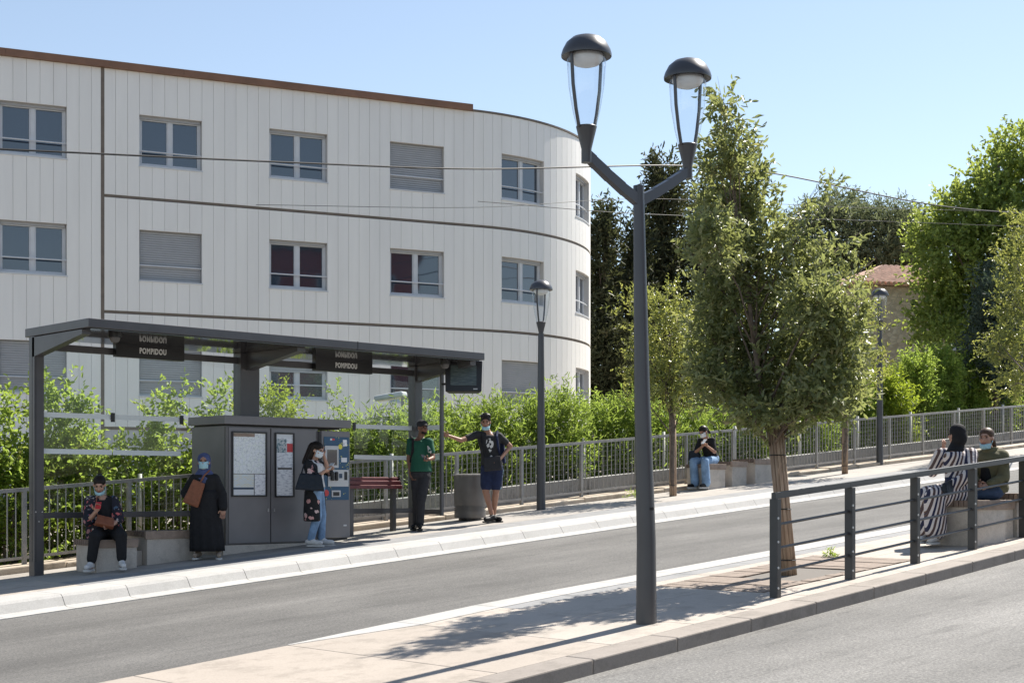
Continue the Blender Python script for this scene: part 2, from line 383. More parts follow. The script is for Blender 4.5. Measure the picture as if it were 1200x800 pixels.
# ------------------------------------------------------------------ apartment building
FA = R_(-19.3); B0 = pd(120, HY, 34.4); T_END, RC = 9.62, 5.65
fdir = Vector((math.cos(FA), math.sin(FA), 0)); fin = Vector((-math.sin(FA), math.cos(FA), 0))
ARC = B0 + fdir*T_END + fin*RC
def fac(t, z, off=0.0):                         # point on the facade; off > 0 is outward
    if t <= T_END: p = B0 + fdir*t - fin*off; ang = FA
    else:
        q = (t-T_END)/RC; ang = FA + q; nn = Vector((math.sin(ang), -math.cos(ang), 0)); p = ARC + nn*(RC+off)
    return Vector((p.x, p.y, z)), ang
bld = thing('apartment_building', 'long white panel-clad apartment block with a rounded right end and brown roof edge', 'building', (B0.x, B0.y, 1.3))
ZR = 11.86; ZB = [8.84, 6.09, 3.33]; ZBASE = 0.2
cols = []                                       # (t0, t1, is_window)
t = -12.06
wins_t = []
for wi in range(-4, 6):
    ws = 0.86 + 3.18*wi
    wins_t.append((ws, ws+1.5))
bounds = []
for (a, b), nx in zip(wins_t, wins_t[1:]+[None]):
    for i in range(5): bounds.append((a+0.3*i, a+0.3*(i+1), True))
    if nx:
        gap = nx[0]-b
        for i in range(6): bounds.append((b+gap*i/6, b+gap*(i+1)/6, False))
bounds = [x for x in bounds if x[0] > -9]
rows = [(9.63, 10.84), (6.89, 8.09), (4.13, 5.33), (1.4, 2.6)]
panel_cache = {}
def panel_mesh(wd, h):
    key = (round(wd, 3), round(h, 3))
    if key not in panel_cache:
        mb = MB(); gg = 0.0025; c_ = 0.003; x0, x1 = -wd/2+gg, wd/2-gg
        pr = [(x0+c_, -0.03), (x1-c_, -0.03), (x1, -0.03+c_), (x1, 0.0), (x0, 0.0), (x0, -0.03+c_)]
        mb.add([(x, y, 0.004) for x, y in pr]+[(x, y, h-0.004) for x, y in pr],
               [(i, (i+1) % 6, 6+(i+1) % 6, 6+i) for i in range(6)]+[(5,4,3,2,1,0),(6,7,8,9,10,11)])
        panel_cache[key] = mb.mesh('cladding_panel')
    return panel_cache[key]
core = MB()
def put_panel(t0, t1, z0, z1):
    if z1-z0 < 0.02: return
    tm = (t0+t1)/2; p, ang = fac(tm, z0); wd = t1-t0
    if tm > T_END: wd = 2*(RC)*math.sin((t1-t0)/2/RC)
    vis = tm > -3.2 and z1 > 3.4
    o = inst('cladding_panel', panel_mesh(wd, z1-z0), bld, p, ang, 'cladding')
    return o
def put_core(t0, t1, z0, z1):
    a, _ = fac(t0, z0, -0.004); b, _ = fac(t1, z0, -0.004); c_, _ = fac(t1, z0, -0.24); d_, _ = fac(t0, z0, -0.24)
    core.hexa([a, b, c_, d_, *[Vector((q.x, q.y, z1)) for q in (a, b, c_, d_)]])
for (t0, t1, isw) in bounds:
    segs = []
    if isw:
        top = ZR
        for (a, b) in rows: segs.append((b, top)); top = a
        segs.append((ZBASE, top))
    else: segs = [(ZBASE, ZR)]
    for (z0, z1) in segs:
        put_core(t0, t1, z0, z1)
        cuts = [z0] + [zb for zb in sorted(ZB) if z0 < zb < z1 and t0 > -0.12] + [z1]
        for i in range(len(cuts)-1):
            lo = cuts[i] + (0.034 if i > 0 else 0); hi = cuts[i+1] - (0.034 if i < len(cuts)-2 else 0)
            if (t0+t1)/2 > -3.6 and (t0+t1)/2 < 17.6 and hi > 3.3: put_panel(t0, t1, lo, hi)
build('wall', core, 'dark_gap', bld)
# floor bands, vertical expansion joint, roof coping
for zb in ZB:
    mb = MB(); tt = list(np.arange(0.03, T_END, 1.2)) + list(np.linspace(T_END, 17.5, 26))
    for a, b in zip(tt[:-1], tt[1:]):
        q = [fac(a, 0, .012)[0], fac(b, 0, .012)[0], fac(b, 0, -.01)[0], fac(a, 0, -.01)[0]]
        mb.hexa([Vector((p.x, p.y, zb-.032)) for p in q]+[Vector((p.x, p.y, zb+.032)) for p in q])
    build('floor_band', mb, 'band_brown', bld)
mb = MB(); q = [fac(-.04, 0, .036)[0], fac(.04, 0, .036)[0], fac(.04, 0, -.01)[0], fac(-.04, 0, -.01)[0]]
mb.hexa([Vector((p.x, p.y, ZBASE)) for p in q]+[Vector((p.x, p.y, ZR)) for p in q]); build('expansion_joint', mb, 'band_brown', bld)
mb = MB()
for a, b in ((-9, -2.2), (-2.195, 1.9), (1.905, 5.7), (5.705, 9.5)):
    q = [fac(a, 0, .14)[0], fac(b, 0, .14)[0], fac(b, 0, -.6)[0], fac(a, 0, -.6)[0]]
    mb.hexa([Vector((p.x, p.y, ZR+.0)) for p in q]+[Vector((p.x, p.y, ZR+.16)) for p in q])
build('roof_coping', mb, 'coping', bld)
mb = MB(); tt = np.linspace(9.52, 17.6, 30)
for a, b in zip(tt[:-1], tt[1:]):
    q = [fac(a, 0, .06)[0], fac(b, 0, .06)[0], fac(b, 0, -.5)[0], fac(a, 0, -.5)[0]]
    mb.hexa([Vector((p.x, p.y, ZR+.002)) for p in q]+[Vector((p.x, p.y, ZR+.05)) for p in q])
build('rounded_coping', mb, 'band_brown', bld)
# rear volume so that the block is solid
mb = MB(); q = [fac(-9, 0, -.5)[0], fac(9.4, 0, -.5)[0], fac(9.4, 0, -9)[0], fac(-9, 0, -9)[0]]
mb.hexa([Vector((p.x, p.y, ZBASE)) for p in q]+[Vector((p.x, p.y, ZR-.1)) for p in q]); build('building_core', mb, 'dark_gap', bld)
mb = MB(); mb.lathe([(0.0, ZBASE), (RC-.5, ZBASE), (RC-.5, ZR-.1), (0, ZR-.1)], 40, (ARC.x, ARC.y, 0)); build('rounded_core', mb, 'dark_gap', bld)
# windows.  state: fraction of the opening covered by the roller shutter
state = {(0,0):0,(0,1):0,(0,2):0,(0,3):1,(0,4):0,(0,5):0.0, (1,0):0,(1,1):1,(1,2):0,(1,3):0,(1,4):0,(1,5):0.0,
         (2,0):.9,(2,1):.9,(2,2):.42,(2,3):0,(2,4):.9,(2,5):.0}
wi0 = -1
def wbox(mb, t0, t1, z0, z1, o0, o1, mi=0):     # box on the facade between two outward offsets, cut into short chords on the curve
    nseg = 1 if t1 <= T_END+.01 else max(1, int((t1-t0)/0.3))
    for i in range(nseg):
        a = t0+(t1-t0)*i/nseg; b = t0+(t1-t0)*(i+1)/nseg
        q = [fac(a, 0, o1)[0], fac(b, 0, o1)[0], fac(b, 0, o0)[0], fac(a, 0, o0)[0]]
        mb.hexa([Vector((p.x, p.y, z0)) for p in q]+[Vector((p.x, p.y, z1)) for p in q], mi)
for ri, (z0, z1) in enumerate(rows[:3]):
    for ci, (a, b) in enumerate(wins_t):
        ti = ci-3                               # 0 is the window left of the joint
        if ti < 0 or ti > 5: continue
        sh = state.get((ri, ti), 0); fw = 0.055; m = (a+b)/2
        mb = MB()
        e = 0.004
        wbox(mb, a+e, a+fw, z0+e, z1-e, -.19, -.12); wbox(mb, b-fw, b-e, z0+e, z1-e, -.19, -.12)
        wbox(mb, a+fw, b-fw, z1-fw-.04, z1-e, -.19, -.12); wbox(mb, a+fw, b-fw, z0+e, z0+fw+.03, -.19, -.12)
        wbox(mb, m-.045, m+.045, z0+fw+.03, z1-fw-.04, -.19, -.115)
        for s0, s1 in ((a+fw, m-.045), (m+.045, b-fw)):       # sashes
            wbox(mb, s0, s0+.03, z0+.09, z1-.1, -.18, -.13); wbox(mb, s1-.03, s1, z0+.09, z1-.1, -.18, -.13)
        wn = build('window', mb, 'frame_white', bld)
        for s0, s1 in ((a+fw, m-.045), (m+.045, b-fw)):
            mb = MB(); wbox(mb, s0+.03, s1-.03, z0+.09, z1-.1, -.175, -.165); build('pane', mb, 'window_glass', wn)
        mb = MB(); wbox(mb, a-.02, b+.02, z0-.035, z0-.002, -.12, .05); build('sill', mb, 'frame_white', wn)
        mb = MB()
        P = [fac(a+(b-a)*i/6, z0+.36, -.03)[0] for i in range(7)]; mb.tube(P, .018, 6); build('guard_rail', mb, 'frame_white', wn)
        if sh:
            mb = MB(); zb = z1-.03-(z1-z0-.03)*sh if sh < 1 else z0+.02; zz_ = z1-.03; pitch = 0.055
            while zz_ - pitch > zb:
                wbox(mb, a+.03, b-.03, zz_-pitch+.012, zz_, -.115, -.080); wbox(mb, a+.03, b-.03, zz_-pitch, zz_-pitch+.012, -.118, -.105); zz_ -= pitch
            wbox(mb, a+.03, b-.03, zz_-.05, zz_, -.118, -.08)
            rs = build('roller_shutter', mb, 'shutter', wn)
        else:
            mb = MB(); wbox(mb, a+.02, b-.02, z1-.07, z1-.003, -.119, -.07); build('shutter_box', mb, 'shutter', wn)

# brick block across the street, seen only mirrored in the windows
bb = thing('brick_building', 'red brick block mirrored in the second-floor window panes', 'building', (21, -22, 0))
mat('brick_red', (0.38, 0.12, 0.07), 0.8, var=0.25, vscale=5)
mb = MB(); mb.box(12, 26, -30, -20, -1, 16.0); build('wall', mb, 'brick_red', bb)
mb = MB(); mb.box(11.7, 26.3, -30.3, -19.7, 16.0, 16.4); build('roof', mb, 'band_brown', bb)
wm = MB(); wm.box(-.6, .6, -.03, .05, 0, 1.4); wme = wm.mesh('window')
for zi in range(5):
    for xi in range(4):
        o = inst('window', wme, bb, (13.8+xi*3.4, -19.98, 1.6+zi*2.9), 0, 'frame_white')
        pm = MB(); pm.box(-.5, .5, .05, .06, .1, 1.3)
        if (zi, xi) == (0, 0): pme = pm.mesh('pane')
        inst('pane', pme, o, (0, 0.004, 0), 0, 'window_glass', world=False)
# ------------------------------------------------------------------ metal fence along the back of the platform
def fv(u): return 19.55 + 0.014*max(0, u-22)
fen = thing('metal_fence', 'long grey galvanised bar fence along the back of the bus platform', 'fence', (9, 19.55, zg(9)))
posts = [6.0, 7.65] + list(np.arange(9.29, 46, 1.64))
pm = MB(); pm.box(-.028, .028, -.028, .028, 0.0, 1.1); pme = pm.mesh('post')
for u in posts: inst('post', pme, fen, (u, fv(u), zg(u)+.07), 0, 'fence_galv')
bars = []
for a, b in zip(posts[:-1], posts[1:]):
    for h, r in ((1.15, .026), (0.19, .02)):
        mb = MB(); va, vb = fv(a), fv(b)
        e = 0.03 if h < 1 else -0.004
        mb.hexa([(a+e,va-r,zg(a+e)+h-r),(b-e,vb-r,zg(b-e)+h-r),(b-e,vb+r,zg(b-e)+h-r),(a+e,va+r,zg(a+e)+h-r),
                 (a+e,va-r,zg(a+e)+h+r),(b-e,vb-r,zg(b-e)+h+r),(b-e,vb+r,zg(b-e)+h+r),(a+e,va+r,zg(a+e)+h+r)])
        build('top_rail' if h > 1 else 'bottom_rail', mb, 'fence_galv', fen)
    nb = 13
    for i in range(1, nb): bars.append(a+(b-a)*i/nb)
bm_ = MB(); bm_.tube([(0,0,0.20),(0,0,1.13)], .0095, 6); bme = bm_.mesh('bar'); vis = [u for u in bars if u > 8.3]
for u in vis[:296]: inst('bar', bme, fen, (u, fv(u), zg(u)), 0, 'fence_galv')
mb = MB()
for u in [x for x in bars if x <= 8.3] + vis[296:]: mb.tube([(u,fv(u),zg(u)+.2),(u,fv(u),zg(u)+1.13)], .0095, 6)
o = build('far_bars', mb, 'fence_galv', fen); o['kind'] = 'stuff'
# welded mesh fence with pale posts inside the hedge
mf = thing('mesh_fence', 'welded wire mesh fence with pale round posts just behind the grey bar fence', 'fence', (15, 20.55, zg(15)))
mat('post_pale', (0.55, 0.54, 0.50), 0.6, var=0.1)
pm = MB(); pm.tube([(0,0,0),(0,0,1.16)], .035, 10); pme = pm.mesh('post'); pme.polygons.foreach_set('use_smooth', [True]*len(pme.polygons))
for u in np.arange(9.1, 44, 2.55): inst('post', pme, mf, (u, 20.5, zg(u)+.05), 0, 'post_pale')
mb = MB()
for h in np.arange(0.5, 1.15, 0.1): mb.sbox(8, 44, 20.498, 20.503, h, h+.005)
for u in np.arange(8, 44, .1): mb.box(u, u+.004, 20.503, 20.507, zg(u)+.4, zg(u)+1.12)
o = build('wire_mesh', mb, 'fence_galv', mf); o['kind'] = 'stuff'

# ------------------------------------------------------------------ bus shelter
sh = thing('bus_shelter', 'dark grey metal and glass bus shelter with two POMPIDOU signs under its flat roof', 'bus shelter', (12.4, 18.72, zg(12.4)))
ZT = 4.08; V0, V1, UA, UB = 17.12, 18.92, 9.0, 15.92
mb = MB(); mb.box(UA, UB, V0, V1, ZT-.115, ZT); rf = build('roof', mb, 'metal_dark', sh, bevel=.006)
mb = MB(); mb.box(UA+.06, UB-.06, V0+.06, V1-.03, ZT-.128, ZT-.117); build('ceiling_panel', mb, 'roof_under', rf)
for uu in (12.44,):                                                  # the joint in the roof
    mb = MB(); mb.box(uu+.9, uu+.91, V0-.004, V1, ZT-.118, ZT+.003); build('roof_joint', mb, 'metal_black', rf)
def post(u0, u1, v0, v1, ztop, name='post', base=None):
    mb = MB(); mb.box(u0, u1, v0, v1, (zg(u0)-.02 if base is None else base), ztop); o = build(name, mb, 'metal_dark', sh, bevel=.004); return o
pl = post(9.0, 9.14, 18.64, 18.80, ZT-.118); post(12.28, 12.62, 18.62, 18.82, ZT-.13, 'column'); pr = post(15.74, 15.90, 18.64, 18.82, ZT-.13)
mb = MB(); mb.box(8.997, 9.0, 18.70, 18.705, .9, ZT-.14); mb.box(9.02, 9.025, 18.636, 18.64, .9, ZT-.14); build('post_seam', mb, 'metal_black', pl)
for du, h in ((9.02, .85), (9.11, .85), (9.065, .72)):
    mb = MB(); mb.tube([(du, 18.645, zg(9)+h+.02), (du, 18.632, zg(9)+h+.02)], .01, 8); build('bolt', mb, 'bolt', pl)
for u0, u1 in ((9.0, 9.12), (12.38, 12.52), (15.77, 15.89)):         # cantilever arms under the roof
    mb = MB(); mb.hexa([(u0,18.62,ZT-.40),(u1,18.62,ZT-.40),(u1,18.7,ZT-.40),(u0,18.7,ZT-.40),(u0,17.3,ZT-.13),(u1,17.3,ZT-.13),(u1,18.7,ZT-.13),(u0,18.7,ZT-.13)])
    mb.v[0] = (u0, 17.3, ZT-.19); mb.v[1] = (u1, 17.3, ZT-.19); build('roof_arm', mb, 'metal_dark', sh)
for u0, u1 in ((9.14, 12.28), (12.62, 15.74)):
    mb = MB(); mb.box(u0, u1, 18.70, 18.76, 3.79, 3.885); build('top_rail', mb, 'metal_dark', sh, bevel=.003)
for u0, u1 in ((9.14, 11.7), (14.0, 15.74)):
    mb = MB(); mb.box(u0, u1, 18.70, 18.76, 1.49, 1.57); build('bottom_rail', mb, 'metal_dark', sh, bevel=.003)
mb = MB(); mb.box(15.80, 15.84, 18.06, 18.64, 1.47, 1.55); build('bottom_rail', mb, 'metal_dark', sh)
for uu, vv_ in ((10.24, 18.73), (9.72, 18.73)): pass
for (a, b) in ((10.2, 11.3), (13.66, 14.80)):                        # name boards
    mb = MB(); mb.box(a, b, 18.60, 18.695, 3.76, 3.985); sg = build('sign_board', mb, 'metal_black', sh, bevel=.004)
    me = text_mesh('POMPIDOU', .112); me.transform(Matrix.Scale(.43/max(1e-3, max(v.co.x for v in me.vertices)-min(v.co.x for v in me.vertices)), 4, (1, 0, 0))); o = inst('lettering', me, sg, ((a+b)/2+.03, 18.594, 3.862), 0, 'white_letters'); o.rotation_euler = (R_(90), 0, 0)
panes = [(9.145, 10.2), (10.215, 11.31), (11.325, 12.275), (12.625, 13.28), (13.295, 14.5), (14.515, 15.735)]
for i, (a, b) in enumerate(panes):
    zb = 1.57 if (b < 11.4 or a > 13.3) else 2.96
    if i == 3: zb = 2.96
    mb = MB(); mb.box(a, b, 18.724, 18.734, zb, 3.79); gp = build('glass_pane', mb, 'glass_shelter', sh)
    for zs in (2.41, 2.91):
        if zs < zb: continue
        mb = MB(); mb.box(a, b, 18.7215, 18.7235, zs-.035, zs+.035); build('frosted_strip', mb, 'strip_white', gp)
for uu in (10.207, 11.317, 13.288, 14.507):
    mb = MB(); mb.box(uu-.03, uu+.03, 18.70, 18.72, 2.84, 2.97); build('glass_clamp', mb, 'metal_black', sh, bevel=.004)
mb = MB(); mb.box(15.815, 15.825, 18.10, 18.64, 1.55, 3.75); gp = build('side_glass_pane', mb, 'glass_shelter', sh)
for zs in (2.41, 2.91):
    mb = MB(); mb.box(15.811, 15.814, 18.10, 18.64, zs-.04, zs+.04); build('frosted_strip', mb, 'strip_white', gp)
mb = MB(); mb.box(15.795, 15.845, 18.03, 18.08, 1.45, 3.955); build('slim_pole', mb, 'metal_dark', sh)
for u_, v_ in ((9.55, 17.45), (15.45, 17.55)):                       # dome cameras under the roof
    mb = MB(); mb.lathe([(0, .0), (.085, 0), (.085, -.05), (.075, -.06)], 16, (u_, v_, ZT-.129)); o = build('camera_housing', mb, 'metal_black', sh, smooth=False)
    mb = MB(); mb.lathe([(.07, -.06), (.066, -.09), (.045, -.12), (0.001, -.13)], 16, (u_, v_, ZT-.129)); build('camera_dome', mb, 'bin_metal', o, smooth=True)
# display hung at the right end
dsp = thing('display_screen', 'black tilted passenger information screen under the right end of the shelter roof', 'screen', (15.95, 17.55, 3.5))
M4 = Matrix.Translation((15.90, 17.60, 3.70)) @ Matrix.Rotation(R_(-44), 4, 'Z') @ Matrix.Rotation(R_(-9), 4, 'X') @ Matrix.Scale(1.14, 4)
def mx(mb, M):
    mb.v = [tuple(M @ Vector(p)) for p in mb.v]; return mb
mb = MB(); mb.hexa([(-.26,-.10,-.22),(.26,-.10,-.22),(.22,.12,-.20),(-.22,.12,-.20),(-.27,-.10,.23),(.27,-.10,.23),(.24,.12,.24),(-.24,.12,.24)])
build('casing', mx(mb, M4), 'metal_black', dsp, bevel=.015)
k = NT('lcd'); pz = k.n('ShaderNodeSeparateXYZ'); k.l(k.coord('Object'), pz.inputs[0])
wv = k.n('ShaderNodeTexNoise'); wv.inputs['Scale'].default_value = 9; wv.inputs['Detail'].default_value = 3
mp = k.n('ShaderNodeMapping'); mp.inputs['Scale'].default_value = (1, 1, 9); k.l(k.coord('Object'), mp.inputs[0]); k.l(mp.outputs[0], wv.inputs['Vector'])
k.l(k.ramp(wv.outputs[0], [(.4, (.055, .075, .075)), (.65, (.10, .125, .12))]), k.b.inputs['Base Color']); k.b.inputs['Roughness'].default_value = .25
mb = MB(); mb.box(-.185, .185, -.108, -.1035, -.13, .165); build('screen_glass', mx(mb, M4), 'lcd', dsp)
mb = MB(); mb.box(.14, .20, -.108, -.1035, -.19, -.175); build('badge', mx(mb, M4), 'lightgrey', dsp)
mb = MB(); mb.box(-.03, .03, .0, .06, .20, .238); build('hanger', mx(mb, M4), 'metal_black', dsp)
mb = MB(); mb.tube([(15.82, 18.05, 3.62), (15.84, 17.8, 3.62)], .02, 8); build('bracket', mb, 'metal_black', dsp)

# ------------------------------------------------------------------ information cabinet and ticket machine
cab = thing('information_cabinet', 'dark grey metal cabinet with a framed transit map and a notice panel on its doors', 'cabinet', (12.5, 18.6, zg(12.2)))
mb = MB(); mb.box(11.74, 13.44, 18.24, 19.12, 1.07, 2.82); body = build('body', mb, 'cabinet_grey', cab, bevel=.006)
mb = MB(); mb.box(11.70, 14.02, 18.16, 19.16, 2.845, 2.97); build('canopy', mb, 'cabinet_grey', cab, bevel=.006)
mb = MB(); mb.box(11.78, 13.9, 18.3, 19.1, 2.822, 2.843); build('canopy_neck', mb, 'metal_black', cab)
mb = MB(); mb.box(11.70, 13.40, 18.20, 19.0, .6, 1.066); build('plinth', mb, 'concrete_bench', cab)
for a, b, hx in ((11.80, 12.53, 12.49), (12.55, 13.38, 12.60)):
    mb = MB(); mb.box(a, b, 18.205, 18.238, 1.09, 2.80); d = build('door', mb, 'cabinet_grey', cab, bevel=.004)
    mb = MB(); mb.box(hx-.012, hx+.012, 18.195, 18.204, 1.55, 1.60); build('lock', mb, 'bolt', d)
mb = MB(); mb.box(11.745, 11.79, 18.200, 18.237, 1.08, 2.81); build('edge_trim', mb, 'bin_metal', cab)
def noise_print(name, fn):
    k = NT(name); sp = k.n('ShaderNodeSeparateXYZ'); co = k.coord('Object'); k.l(co, sp.inputs[0]); fn(k, co, sp.outputs[0], sp.outputs[2]); k.b.inputs['Roughness'].default_value = .3
def map_fn(k, co, x, z):
    n1 = k.noise(co, 14, 8, .75); n2 = k.noise(co, 34, 6, .7); vo = k.n('ShaderNodeTexVoronoi', feature='DISTANCE_TO_EDGE'); vo.inputs['Scale'].default_value = 17; k.l(co, vo.inputs['Vector'])
    c = k.ramp(n1, [(.35, (.76, .82, .74)), (.5, (.82, .84, .85)), (.62, (.78, .81, .86))])
    c = k.mix(k.ramp(vo.outputs[0], [(.015, (1, 1, 1)), (.05, (0, 0, 0))]), c, (.58, .61, .64))
    c = k.mix(k.ramp(n2, [(.60, (0, 0, 0)), (.66, (1, 1, 1))]), c, (.22, .24, .25)); k.l(c, k.b.inputs['Base Color'])
noise_print('map_print', map_fn)
def table_fn(k, co, x, z):
    br = k.n('ShaderNodeTexBrick'); br.inputs['Scale'].default_value = 9; br.inputs['Color1'].default_value = (.68, .62, .36, 1); br.inputs['Color2'].default_value = (.55, .66, .74, 1)
    br.inputs['Mortar'].default_value = (.72, .74, .75, 1); br.inputs['Mortar Size'].default_value = .05; br.inputs['Row Height'].default_value = .16
    mp = k.n('ShaderNodeMapping'); mp.inputs['Rotation'].default_value = (R_(90), 0, 0); k.l(co, mp.inputs[0]); k.l(mp.outputs[0], br.inputs['Vector']); k.l(br.outputs[0], k.b.inputs['Base Color'])
noise_print('table_print', table_fn)
def lines_fn(k, co, x, z):
    mp = k.n('ShaderNodeMapping'); mp.inputs['Scale'].default_value = (14, 1, 55); k.l(co, mp.inputs[0])
    n1 = k.noise(mp.outputs[0], 1.0, 2, .5); k.l(k.ramp(n1, [(.50, (.84, .85, .88)), (.62, (.55, .56, .62))]), k.b.inputs['Base Color'])
noise_print('text_print', lines_fn)
def photo_fn(k, co, x, z):
    n1 = k.noise(co, 22, 3, .5); k.l(k.ramp(n1, [(.3, (.05, .06, .08)), (.45, (.20, .30, .34)), (.55, (.65, .66, .66)), (.7, (.12, .14, .17))]), k.b.inputs['Base Color'])
noise_print('photo_print', photo_fn)
def frame(parent, a, b, z0, z1, v, wd=.022):
    mb = MB(); mb.box(a-wd, a, v-.02, v, z0-wd, z1+wd); mb.box(b, b+wd, v-.02, v, z0-wd, z1+wd); mb.box(a, b, v-.02, v, z1, z1+wd); mb.box(a, b, v-.02, v, z0-wd, z0)
    return build('poster_frame', mb, 'metal_black', parent)
def flat(parent, name, a, b, z0, z1, v, m, th=.003):
    mb = MB(); mb.box(a, b, v-th, v, z0, z1); c_ = Vector(((a+b)/2, v, (z0+z1)/2)); off = OFF[parent.name]
    mb.v = [(p[0]-c_.x, p[1]-c_.y, p[2]-c_.z) for p in mb.v]; me = mb.mesh(name); return inst(name, me, parent, c_, 0, m)
d1, d2 = [o for o in cab.children if o.name.startswith('door')]
f1 = frame(d1, 11.87, 12.44, 1.80, 2.72, 18.203)
flat(d1, 'map_poster', 11.87, 12.44, 2.12, 2.72, 18.203, 'map_print'); flat(d1, 'map_header', 11.88, 12.25, 2.665, 2.715, 18.1995, 'wood_front', .002)
flat(d1, 'timetable_poster', 11.87, 12.235, 1.80, 2.11, 18.203, 'table_print'); flat(d1, 'notice', 12.25, 12.44, 1.80, 2.11, 18.203, 'text_print')
flat(d1, 'blue_bar', 11.875, 12.23, 1.885, 1.915, 18.1995, 'navy', .002); flat(d1, 'logo_strip', 11.875, 12.23, 1.805, 1.883, 18.1995, 'poster_white', .002)
f2 = frame(d2, 12.63, 12.94, 1.79, 2.72, 18.203)
flat(d2, 'notice_poster', 12.63, 12.94, 1.79, 2.72, 18.203, 'text_print'); flat(d2, 'advert_photo', 12.64, 12.82, 2.44, 2.65, 18.1995, 'photo_print', .002)
flat(d2, 'red_square', 12.83, 12.935, 2.45, 2.58, 18.1995, 'red', .002); flat(d2, 'header', 12.64, 12.93, 2.66, 2.715, 18.1995, 'poster_white', .002); flat(d2, 'grey_bar', 12.66, 12.92, 2.185, 2.215, 18.1995, 'bin_metal', .002)

tm = thing('ticket_machine', 'ticket vending machine with dark blue patterned front beside the information cabinet', 'ticket machine', (13.7, 18.4, zg(13.7)))
mb = MB(); mb.box(13.45, 14.0, 18.16, 18.85, 1.13, 2.79); build('casing', mb, 'cabinet_grey', tm, bevel=.008)
mb = MB(); mb.box(13.47, 13.98, 18.20, 18.8, .95, 1.13); build('foot', mb, 'metal_black', tm)
k = NT('blue_pattern'); co = k.coord('Object'); vo = k.n('ShaderNodeTexVoronoi'); vo.inputs['Scale'].default_value = 34; k.l(co, vo.inputs['Vector'])
m_ = k.math('MULTIPLY', k.math('LESS_THAN', vo.outputs['Distance'], .30), k.math('GREATER_THAN', k.noise(co, 7, 2), .56))
c = k.mix(m_, (.012, .075, .16), (.55, .55, .12)); k.l(c, k.b.inputs['Base Color']); k.b.inputs['Roughness'].default_value = .3
fp = flat(tm, 'blue_front', 13.49, 13.97, 1.72, 2.70, 18.159, 'blue_pattern', .008)
vz = 18.1505
sb = flat(fp, 'screen_bezel', 13.50, 13.76, 2.22, 2.56, vz, 'lightgrey', .012); flat(sb, 'touch_screen', 13.54, 13.73, 2.26, 2.50, vz-.0125, 'window_glass', .003)
pb = flat(fp, 'payment_panel', 13.56, 13.955, 1.93, 2.19, vz, 'lightgrey', .012)
for i, x in enumerate((13.60, 13.68)):
    mb = MB(); mb.box(x, x+.055, vz-.05, vz-.0125, 2.02, 2.16); build('card_slot', mb, 'metal_black', pb, bevel=.015)
flat(pb, 'keypad', 13.77, 13.83, 2.06, 2.13, vz-.0125, 'navy'); flat(pb, 'coin_slot', 13.87, 13.93, 2.03, 2.16, vz-.0125, 'metal_black')
tr = flat(fp, 'ticket_tray', 13.63, 13.80, 1.77, 1.87, vz, 'lightgrey', .012); flat(tr, 'tray_opening', 13.655, 13.775, 1.785, 1.845, vz-.0125, 'metal_black')
flat(fp, 'notice', 13.85, 13.93, 2.56, 2.66, vz, 'text_print'); flat(fp, 'price_label', 13.82, 13.93, 2.31, 2.38, vz, 'poster_white')
def disc(parent, name, u_, z_, r, v, m):
    mb = MB(); mb.lathe([(0, 0), (r, 0), (r, .004), (0, .004)], 18, mat4=Matrix.Translation((u_, v, z_)) @ Matrix.Rotation(R_(90), 4, 'X')); return build(name, mb, m, parent)
OFF[fp.name] = tuple(fp.matrix_world.translation) if False else OFF[fp.name]
def kid(parent, mb, name, m):
    return build(name, mb, m, parent)
disc(fp, 'yellow_dot', 13.80, 2.55, .04, vz, 'yellow'); disc(fp, 'red_dot', 13.53, 1.83, .05, vz, 'red')
flat(fp, 'logo', 13.64, 13.69, 2.645, 2.675, vz, 'red'); flat(fp, 'logo', 13.605, 13.64, 2.645, 2.675, vz, 'poster_white')
flat(tm, 'badge', 13.87, 13.93, 1.31, 1.335, 18.159, 'lightgrey')

# ------------------------------------------------------------------ perch bench, litter bin
pb = thing('perch_bench', 'dark red slatted leaning bench between the ticket machine and the shelter post', 'bench', (15.2, 18.55, zg(15.2)))
for i, (v, z, tz) in enumerate(((18.42, 1.93, .05), (18.46, 2.00, .05), (18.52, 2.055, .0))):
    mb = MB(); mb.hexa([(14.1,v,z-.035),(15.28,v,z-.035),(15.28,v+.05,z-.025),(14.1,v+.05,z-.025),(14.1,v,z+.02),(15.28,v,z+.02),(15.28,v+.06,z+.032),(14.1,v+.06,z+.032)]); build('slat', mb, 'wood_red', pb, bevel=.004)
mb = MB(); mb.hexa([(14.1,18.60,2.06),(15.28,18.60,2.06),(15.28,18.65,1.9),(14.1,18.65,1.9),(14.1,18.58,2.085),(15.28,18.58,2.085),(15.28,18.67,1.92),(14.1,18.67,1.92)]); build('slat', mb, 'wood_red', pb)
mb = MB(); mb.hexa([(15.285,18.42,1.90),(15.31,18.42,1.90),(15.31,18.66,1.90),(15.285,18.66,1.90),(15.285,18.50,2.09),(15.31,18.50,2.09),(15.31,18.58,2.09),(15.285,18.58,2.09)]); build('end_plate', mb, 'metal_black', pb)
for u_ in (14.3, 15.18):
    mb = MB(); mb.box(u_-.035, u_+.035, 18.50, 18.58, zg(u_)-.02, 1.95); build('leg', mb, 'metal_dark', pb)
bi = thing('litter_bin', 'tall cylindrical brown-grey metal litter bin beside the boy in shorts', 'litter bin', (17.06, 18.72, zg(17.06)))
z0 = zg(17.06); mb = MB(); mb.lathe([(.0,.04),(.27,.04),(.275,.06),(.275,.16)], 32, (17.06, 18.72, z0)); mb.lathe([(.26,.15),(.26,.26)], 32, (17.06, 18.72, z0))
